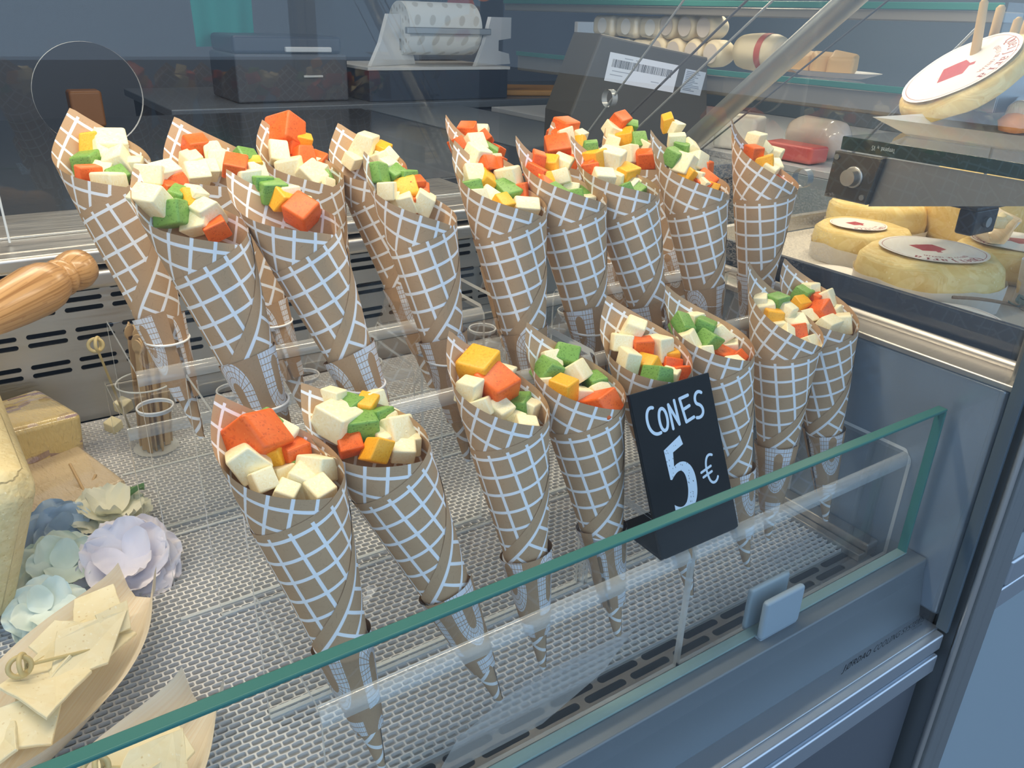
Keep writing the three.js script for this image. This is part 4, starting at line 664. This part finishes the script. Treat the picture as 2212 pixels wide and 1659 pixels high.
wheel([0.722, D, -0.345], 0.044, 0.016, 'thin cheese under a red printed label beside the dark frame', { turn: 1.9, lr: 0.040 });
wheel([0.770, D, -0.275], 0.034, 0.014, 'small thin cheese at the front of the neighbouring case', { turn: 1.2, lr: 0.027 });
{
  const g = boatGeometry(0.095, 0.026, 0.024), pos = V(0.968, D + 0.0385, -0.452);
  const b = solo('wooden_boat', g, veneer, 'small wooden boat of cheese bits on top of a labelled cheese', 'food boat', pos.toArray()); b.rotation.y = 0.7;
  for (let i = 0; i < 9; i++) { const a = i * 2.4, r = 0.016 * Math.sqrt(i / 9); const m = solo('cheese_bit', cubeGeo[i % 8], cheeseMat.w, 'little pale cheese bit in the small wooden boat', 'cheese', [pos.x + r * Math.cos(a) * 1.5, pos.y + 0.018 + 0.003 * (i % 2), pos.z - r * Math.sin(a)], 'cheese bits in the small boat'); m.scale.setScalar(0.012); m.rotation.set(rr(-0.5, 0.5), a, rr(-0.4, 0.4)); }
  const t = thing('thyme_sprig', 'dried herb sprig with grey green leaves lying over the cheeses', 'herb', [0.735, 0.196, -0.358]);
  part('stem', tube([V(0, 0, 0), V(0.02, 0.0, 0.018), V(0.05, -0.004, 0.05), V(0.07, -0.006, 0.06)], 0.0016, 14, 6), std(C(0.22, 0.16, 0.10), 0.8), t);
  for (let i = 0; i < 14; i++) { const l = part('herb_leaf', petalGeometry(0.004, 0.014, 0.4, i), std(C(0.12, 0.16, 0.13), 0.7), t); l.position.set(0.038 + i * 0.0026, -0.002 + 0.004 * Math.sin(i * 3), 0.040 + i * 0.0014); l.rotation.set(rr(-0.6, 0.6), i * 2.1, 0); }
}
// things on the glass shelf
const tray = phys(C(0.82, 0.80, 0.76), 0.45, { transmission: 0.15 });
{
  const s = new THREE.Shape(); s.moveTo(-0.20, -0.07); s.lineTo(0.20, -0.07); s.lineTo(0.20, 0.07); s.lineTo(-0.20, 0.07); s.closePath();
  const g = merge([bx(-0.17, 0.17, 0, 0.002, -0.07, 0.07, 0.001), quad(V(-0.17, 0.001, -0.07), V(-0.17, 0.001, 0.07), V(-0.205, 0.016, 0.085), V(-0.205, 0.016, -0.085)), quad(V(0.17, 0.001, 0.07), V(0.17, 0.001, -0.07), V(0.205, 0.016, -0.085), V(0.205, 0.016, 0.085)), quad(V(-0.17, 0.001, 0.07), V(0.17, 0.001, 0.07), V(0.205, 0.016, 0.085), V(-0.205, 0.016, 0.085)), quad(V(0.17, 0.001, -0.07), V(-0.17, 0.001, -0.07), V(-0.205, 0.016, -0.085), V(0.205, 0.016, -0.085))]);
  solo('serving_tray', g, tray, 'white tray with wrapped food on the tempered glass shelf', 'tray', [0.930, 0.327, -0.385]);
  const w = wheel([0.868, 0.366, -0.462], 0.064, 0.022, 'labelled cheese round leaning on the tray over the glass shelf', { turn: 3.3, lr: 0.056 });
  w.quaternion.setFromUnitVectors(V(0, 1, 0), V(-0.525, 0.80, -0.295).normalize()); w.userData.group = 'cheese rounds on the shelf';
  for (const [x, z, ry, c, lb] of [[0.90, -0.40, 0.4, C(0.52, 0.36, 0.18), 'brown wrapped toast pack beside the leaning cheese'], [0.985, -0.385, -0.3, C(0.45, 0.30, 0.15), 'second brown wrapped toast pack further along the tray'], [1.06, -0.38, 0.2, C(0.42, 0.30, 0.16), 'brown wrapped toast pack at the tray end']]) { const m = solo('wrapped_toast', uvm(wobble(new RoundedBoxGeometry(0.075, 0.030, 0.06, 5, 0.008), 0.006, 40, x * 40)), film(null, c), lb, 'bread', [x, 0.347, z]); m.rotation.y = ry; }
  solo('orange_segment', wobble(lathe([[0, 0], [0.012, 0.001], [0.016, 0.010], [0.010, 0.018], [0, 0.02]], 18), 0.002, 60, 1), std(C(0.75, 0.28, 0.05), 0.5), 'small orange fruit piece behind the leaning cheese', 'fruit', [0.862, 0.3305, -0.405]);
  const box = thing('breadstick_holder', 'grey steel holder with breadsticks on the shelf', 'holder', [0.925, 0.346, -0.462]);
  part('holder_front', bx(-0.06, 0.10, 0.0, 0.035, 0.030, 0.033, 0.001), M.satin, box); part('holder_back', bx(-0.06, 0.10, 0, 0.035, -0.033, -0.030, 0.001), M.satin, box); part('holder_side', merge([bx(-0.063, -0.060, 0, 0.035, -0.033, 0.033, 0.001), bx(0.10, 0.103, 0, 0.035, -0.033, 0.033, 0.001)]), M.satin, box); part('holder_base', bx(-0.06, 0.10, 0, 0.002, -0.03, 0.03, 0.0005), M.satin, box);
  const bread = phys(C(0.66, 0.46, 0.23), 0.65, { bumpMap: coarse, bumpScale: 0.0006 });
  [[-0.045, -0.005, 0.10, -0.06], [-0.032, 0.012, 0.085, 0.12], [-0.018, -0.010, 0.095, 0.02], [0.0, 0.008, 0.080, 0.16], [0.018, -0.004, 0.105, 0.08], [0.040, 0.010, 0.09, -0.05]].forEach(([dx, dz, h, tz], i) => { const m = solo('breadstick', wobble(lathe([[0, 0], [0.004, 0.001], [0.0048, h * 0.5], [0.0042, h - 0.003], [0.002, h], [0, h]], 12), 0.0012, 60, i), bread, 'thin baked breadstick standing in the steel holder', 'breadstick', [0.925 + dx, 0.349, -0.462 + dz], 'breadsticks in the holder'); m.rotation.set(rr(-0.06, 0.06), 0, -tz); });
}
// ---------------------------------------------------------------- far glass counter
const far = thing('glass_counter', 'far glass counter with stacked cheeses on two shelves', 'display case');
part('base', bx(1.24, 1.95, -0.95, 0.178, -1.95, -0.62, 0.002), M.body, far);
part('deck', bx(1.24, 1.95, 0.178, 0.19, -1.95, -0.62, 0.001), std(C(0.45, 0.47, 0.50), 0.4), far);
part('middle_shelf', quad(V(1.25, 0.335, -0.70), V(1.62, 0.335, -0.70), V(1.62, 0.335, -1.85), V(1.25, 0.335, -1.85)), M.glass, far);
part('shelf_edge', merge([bx(1.248, 1.252, 0.326, 0.336, -1.85, -0.70, 0.001), bx(1.252, 1.62, 0.326, 0.336, -0.703, -0.70, 0.001), bx(1.238, 1.242, 0.446, 0.456, -1.90, -0.64, 0.001)]), M.glassEdge, far, 'green glass shelf edge');
part('shelf_bar', merge([bx(1.254, 1.264, 0.290, 0.325, -1.85, -0.70, 0.002), bx(1.243, 1.30, 0.430, 0.445, -1.90, -0.64, 0.002)]), std(C(0.30, 0.29, 0.27), 0.45, 0.5), far, 'grey shelf support bar');
part('top_glass', quad(V(1.24, 0.4565, -0.64), V(1.60, 0.4565, -0.64), V(1.60, 0.4565, -1.90), V(1.24, 0.4565, -1.90)), M.glass, far);
part('back_panel', bx(1.90, 1.93, 0.19, 0.60, -1.93, -0.63, 0.002), std(C(0.10, 0.13, 0.16), 0.4), far);
part('end_pane', quad(V(1.24, 0.19, -0.635), V(1.70, 0.19, -0.635), V(1.60, 0.4565, -0.635), V(1.24, 0.4565, -0.635)), M.glass, far);
part('end_strut', merge([rod(V(1.246, 0.19, -0.86), V(1.246, 0.44, -0.66), 0.003, 8), rod(V(1.246, 0.19, -0.80), V(1.246, 0.42, -0.62), 0.005, 10)]), M.rail, far);
const softRind = phys(C(0.74, 0.64, 0.44), 0.5), foil = film(null, C(0.76, 0.68, 0.52));
const small = wobble(new RoundedBoxGeometry(0.066, 0.042, 0.074, 4, 0.012), 0.005, 30, 2), Y2 = 0.3365;
[[1.30, 0, -1.56], [1.30, 0, -1.48], [1.30, 0, -1.40], [1.30, 1, -1.535], [1.30, 1, -1.455], [1.30, 1, -1.378], [1.375, 0, -1.50], [1.375, 1, -1.47]].forEach(([x, k, z]) => {
  const t = thing('wrapped_small_cheese', 'cream cheese block in clear wrap stacked on the far shelf', 'cheese', [x, Y2 + 0.022 + k * 0.046, z], 'wrapped cheese blocks on the far shelf');
  part('block', small, foil, t); const s = part('sticker', new THREE.CircleGeometry(0.016, 24), M.white, t); s.rotation.y = -Math.PI / 2; s.position.set(-0.0355, 0, 0.004);
});
[[0, -1.300], [0, -1.248], [0, -1.196], [0, -1.352], [1, -1.274], [1, -1.222], [1, -1.326]].forEach(([k, z]) => {
  const t = thing('mini_round_cheese', 'small round cheese with printed face stacked on edge on the far shelf', 'cheese', [1.29, Y2 + 0.0265 + k * 0.046, z], 'small round cheeses on the far shelf');
  const w = part('rind', wheelGeo(0.026, 0.045, z * 7), softRind, t); w.rotation.z = Math.PI / 2; w.position.x = 0.022;
  const l = part('face_label', disc(0.018, 0.0006), std(C(0.62, 0.56, 0.50), 0.5), t); l.rotation.z = Math.PI / 2; l.position.x = -0.0245;
});
{
  const t = thing('log_cheese', 'fat cheese log with red band at the end of the small rounds', 'cheese', [1.30, Y2 + 0.034, -1.145]);
  part('log', wheelGeo(0.033, 0.09, 3).rotateZ(0).translate(0, -0.0, 0), softRind, t).rotation.set(Math.PI / 2, 0, 0); part('red_band', new THREE.CylinderGeometry(0.0336, 0.0336, 0.014, 32, 1, true).rotateX(Math.PI / 2).translate(0, 0, 0.062), std(C(0.50, 0.10, 0.06), 0.5), t);
  const pl = solo('oval_plate', lathe([[0, 0], [0.05, 0.001], [0.075, 0.010], [0.077, 0.011], [0.05, 0.003], [0, 0.002]], 40).scale(0.7, 1, 1.25), M.white, 'white oval plate of toast on the far shelf', 'plate', [1.32, Y2, -0.955]);
  [[1.30, -1.005, 0.2], [1.31, -0.965, 0.9], [1.315, -0.930, 0.5]].forEach(([x, z, ry]) => { const m = solo('toast_slice', uvm(wobble(new RoundedBoxGeometry(0.044, 0.034, 0.046, 3, 0.008), 0.004, 40, z * 20)), phys(C(0.66, 0.42, 0.18), 0.6), 'golden toast slice on the white oval plate', 'bread', [x, Y2 + 0.023, z], 'toast slices on the oval plate'); m.rotation.set(0.1, ry, 0.2); });
  const y0 = 0.1905;
  const wd = solo('cheese_wedge', uvm(wobble(new THREE.CylinderGeometry(0.05, 0.05, 0.06, 12, 3, false, 0, 1.9), 0.003, 30, 2)), rind, 'yellow cheese wedge on the lower deck of the far counter', 'cheese', [1.30, y0 + 0.031, -1.26]); wd.rotation.y = 2.4;
  const bk = solo('white_rind_cheese', uvm(wobble(new RoundedBoxGeometry(0.06, 0.064, 0.085, 4, 0.008), 0.004, 30, 8)), phys(C(0.78, 0.74, 0.66), 0.55), 'square white rind cheese cut open on the far counter', 'cheese', [1.30, y0 + 0.033, -1.125]); bk.rotation.y = 0.3;
  const hm = solo('wrapped_roll', wobble(new THREE.CapsuleGeometry(0.034, 0.075, 8, 20), 0.004, 30, 4), film(null, C(0.70, 0.60, 0.54)), 'pale wrapped meat roll above the red block', 'meat', [1.36, y0 + 0.038, -0.985]); hm.rotation.set(Math.PI / 2, 0, 0.15);
  const rb = solo('red_wax_block', wobble(new RoundedBoxGeometry(0.05, 0.03, 0.11, 4, 0.006), 0.003, 30, 6), phys(C(0.55, 0.10, 0.09), 0.4), 'flat red block in front of the wrapped roll', 'cheese', [1.285, y0 + 0.0165, -0.975]);
  const fw = solo('flat_cheese', wheelGeo(0.05, 0.02, 2), rind, 'flat cut cheese under the yellow wedge', 'cheese', [1.30, y0, -1.36]);
}
// ---------------------------------------------------------------- things on and behind the rear worktop
const bench = thing('rear_bench', 'dark work bench along the back of the shop', 'bench');
part('bench_top', bx(0.45, 2.3, 0.165, 0.186, -2.75, -2.15, 0.003), std(C(0.20, 0.23, 0.27), 0.3, 0.4), bench); part('bench_body', bx(0.47, 2.28, -0.95, 0.165, -2.73, -2.17, 0), M.darkPanel, bench);
const sideTop = thing('side_counter', 'grey side counter carrying the label box', 'counter');
part('counter_top', bx(0.915, 1.20, 0.160, 0.186, -2.05, -1.02, 0.002), std(C(0.16, 0.19, 0.23), 0.3, 0.3), sideTop); part('counter_body', bx(0.92, 1.195, -0.95, 0.160, -2.04, -1.03, 0), M.darkPanel, sideTop);
{
  const t = thing('label_box', 'dark grey sloping device with barcode sticker behind the cones', 'device', [1.075, 0.1865, -1.17]); t.rotation.y = -0.18; t.scale.set(1.12, 1.0, 1);
  const s = new THREE.Shape([[-0.13, 0], [0.10, 0], [0.13, 0.045], [0.115, 0.165], [-0.085, 0.200], [-0.13, 0.07]].map(([x, y]) => new THREE.Vector2(x, y)));
  part('housing', new THREE.ExtrudeGeometry(s, { depth: 0.10, bevelEnabled: true, bevelSize: 0.004, bevelThickness: 0.004, bevelSegments: 2 }).translate(0, 0.004, -0.10), std(C(0.085, 0.083, 0.078), 0.5), t);
  const bar = canvas(512, 160, (x, w, h) => { x.fillStyle = '#d7dde8'; x.fillRect(0, 0, w, h); x.fillStyle = '#20242c'; let p = 30; while (p < 470) { const b = 1 + ((rnd() * 4) | 0); x.fillRect(p, 34, b, 44); p += b + 1 + ((rnd() * 4) | 0); } x.fillStyle = 'rgba(90,100,120,.5)'; for (const [a, b, c] of [[110, 18, 60], [190, 18, 30], [40, 96, 140], [30, 118, 90], [330, 118, 60]]) x.fillRect(a, b, c, 5); });
  const st = part('barcode_sticker', new THREE.PlaneGeometry(0.135, 0.048).translate(-0.030, 0.142, 0.0046), std(C(1, 1, 1), 0.5, 0, { map: bar }), t, 'white sticker with barcode'); st.rotation.z = -0.16;
  const ft = canvas(128, 128, (x, w, h) => { x.fillStyle = '#b9c4d4'; x.fillRect(0, 0, w, h); x.fillStyle = 'rgba(60,72,92,.6)'; for (let i = 0; i < 12; i++) x.fillRect(10, 10 + i * 9, rr(50, 105), 4); });
  const s2 = part('text_sticker', new THREE.PlaneGeometry(0.042, 0.042).translate(0.072, 0.142, 0.0046), std(C(1, 1, 1), 0.5, 0, { map: ft }), t, 'small grey sticker'); s2.rotation.z = -0.16; nest(t, 'barcode_sticker', 'housing'); nest(t, 'text_sticker', 'housing');
}
{
  const t = thing('paper_roll_dispenser', 'white wrapping paper roll on a white metal dispenser', 'dispenser', [1.10, 0.2775, -2.30]);
  const rollMap = canvas(256, 128, (x, w, h) => { x.fillStyle = '#e4e4de'; x.fillRect(0, 0, w, h); x.fillStyle = 'rgba(176,172,158,.6)'; for (let i = 0; i < 40; i++) { x.beginPath(); x.ellipse((i % 8) * 32 + 14, ((i / 8) | 0) * 26 + 14 + (i % 2) * 6, 9, 5, 0.4, 0, 7); x.fill(); } });
  const c = part('paper_roll', new THREE.CylinderGeometry(0.072, 0.072, 0.24, 40).rotateZ(Math.PI / 2), std(C(1, 1, 1), 0.6, 0, { map: rollMap }), t); c.position.set(0.16, 0.098, 0);
  part('cutter_bar', bx(0.02, 0.30, 0.085, 0.103, 0.075, 0.092, 0.003), M.satin, t);
  const side = new THREE.Shape([[-0.11, 0], [0.11, 0], [0.10, 0.03], [0.03, 0.04], [0.03, 0.07], [0.11, 0.075], [0.11, 0.135], [-0.02, 0.135], [-0.06, 0.06]].map(([x, y]) => new THREE.Vector2(x, y)));
  const pl = new THREE.ExtrudeGeometry(side, { depth: 0.012, bevelEnabled: false }); part('side_plate', pl.clone().rotateY(0.5).translate(0.33, 0, 0.04), M.white, t); part('side_plate', pl.clone().rotateY(0.5).translate(0.0, 0, 0.02), M.white, t);
  const cab = thing('drawer_cabinet', 'dark cabinet with pale top edge under the paper dispenser', 'cabinet', [1.22, 0.1865, -2.33]);
  part('carcass', bx(-0.23, 0.23, 0, 0.082, -0.14, 0.14, 0.002), M.navy, cab); part('top_board', bx(-0.235, 0.235, 0.082, 0.0905, -0.145, 0.145, 0.001), M.white, cab);
  const pr = thing('label_printer', 'dark boxy printer with pale front handle beside the roll dispenser', 'printer', [0.80, 0.1865, -2.36]);
  part('printer_body', bx(-0.16, 0.15, 0, 0.12, -0.12, 0.12, 0.006), M.darkPanel, pr); part('printer_lid', bx(-0.155, 0.145, 0.12, 0.165, -0.11, 0.10, 0.01), M.navy, pr); part('handle', merge([bx(-0.02, 0.11, 0.125, 0.138, 0.10, 0.112, 0.003), bx(0.02, 0.075, 0.062, 0.068, 0.12, 0.126, 0.002)]), M.white, pr);
  const bd = solo('cutting_board', uvm(new RoundedBoxGeometry(0.36, 0.018, 0.22, 3, 0.006)), phys(C(0.52, 0.26, 0.07), 0.5), 'orange brown wooden cutting board on the rear bench', 'cutting board', [1.60, 0.1955, -2.32]); bd.rotation.y = -0.35;
  const ap = new THREE.PlaneGeometry(0.17, 0.42, 14, 20), p = ap.attributes.position; for (let i = 0; i < p.count; i++) { const u = p.getX(i), v = p.getY(i); p.setXYZ(i, u * (v > 0.12 ? 0.75 : 1), v, 0.012 * Math.sin(u * 60) + 0.01 * noise.noise(u * 12, v * 8, 0)); } ap.computeVertexNormals();
  const tw = thing('teal_apron', 'teal apron hanging from a hook rail over the rear bench', 'apron', [0.685, 0.525, -2.46]); part('cloth', ap, std(C(0.01, 0.32, 0.26), 0.8), tw); part('hook', tube([V(0, 0.20, 0), V(0, 0.26, 0.01), V(0, 0.27, -0.03)], 0.004, 10, 6), M.satin, tw); part('hook_rail', bx(-0.5, 0.9, 0.265, 0.285, -0.05, -0.03, 0.002), M.satin, tw);
  const art = canvas(256, 384, (x, w, h) => { x.fillStyle = '#0d1322'; x.fillRect(0, 0, w, h); for (const [a, b, r, c] of [[70, 190, 44, '#8c1f22'], [140, 160, 56, '#b8a468'], [190, 190, 46, '#b8541c'], [120, 260, 46, '#a83420'], [60, 110, 40, '#7a1c24'], [190, 100, 40, '#a86a1c']]) { x.fillStyle = c; x.beginPath(); x.arc(a, b, r, 0, 7); x.fill(); } });
  const po = thing('fruit_poster', 'dark poster with red and cream round fruit shapes', 'poster', [1.60, 0.52, -2.72]); part('poster_sheet', new THREE.PlaneGeometry(0.34, 0.52).translate(0, 0, 0.006), std(C(1, 1, 1), 0.6, 0, { map: art }), po); part('poster_board', bx(-0.175, 0.175, -0.265, 0.265, -0.004, 0.004, 0.001), M.navy, po); part('poster_post', bx(-0.02, 0.02, -0.334, -0.26, -0.03, -0.004, 0.001), M.satin, po);
  const sg = thing('white_roll_stand', 'tall white paper stand next to the cutting board', 'stand', [1.88, 0.1865, -2.36]); part('stand_panel', bx(-0.045, 0.045, 0, 0.22, -0.01, 0.01, 0.003), M.white, sg); part('stand_foot', bx(-0.06, 0.06, 0, 0.008, -0.05, 0.05, 0.002), M.white, sg); part('stand_slot', bx(-0.02, 0.01, 0.10, 0.12, 0.01, 0.013, 0.001), M.darkPanel, sg);
  const am = solo('amber_reflection_box', new RoundedBoxGeometry(0.06, 0.07, 0.05, 2, 0.006), std(C(0.22, 0.085, 0.02), 0.5), 'small amber box added for a reflection behind the round opening', 'carton', [0.235, 0.2220, -1.90]);  // box added in place of an orange reflection
}
renderer.render(scene, camera);
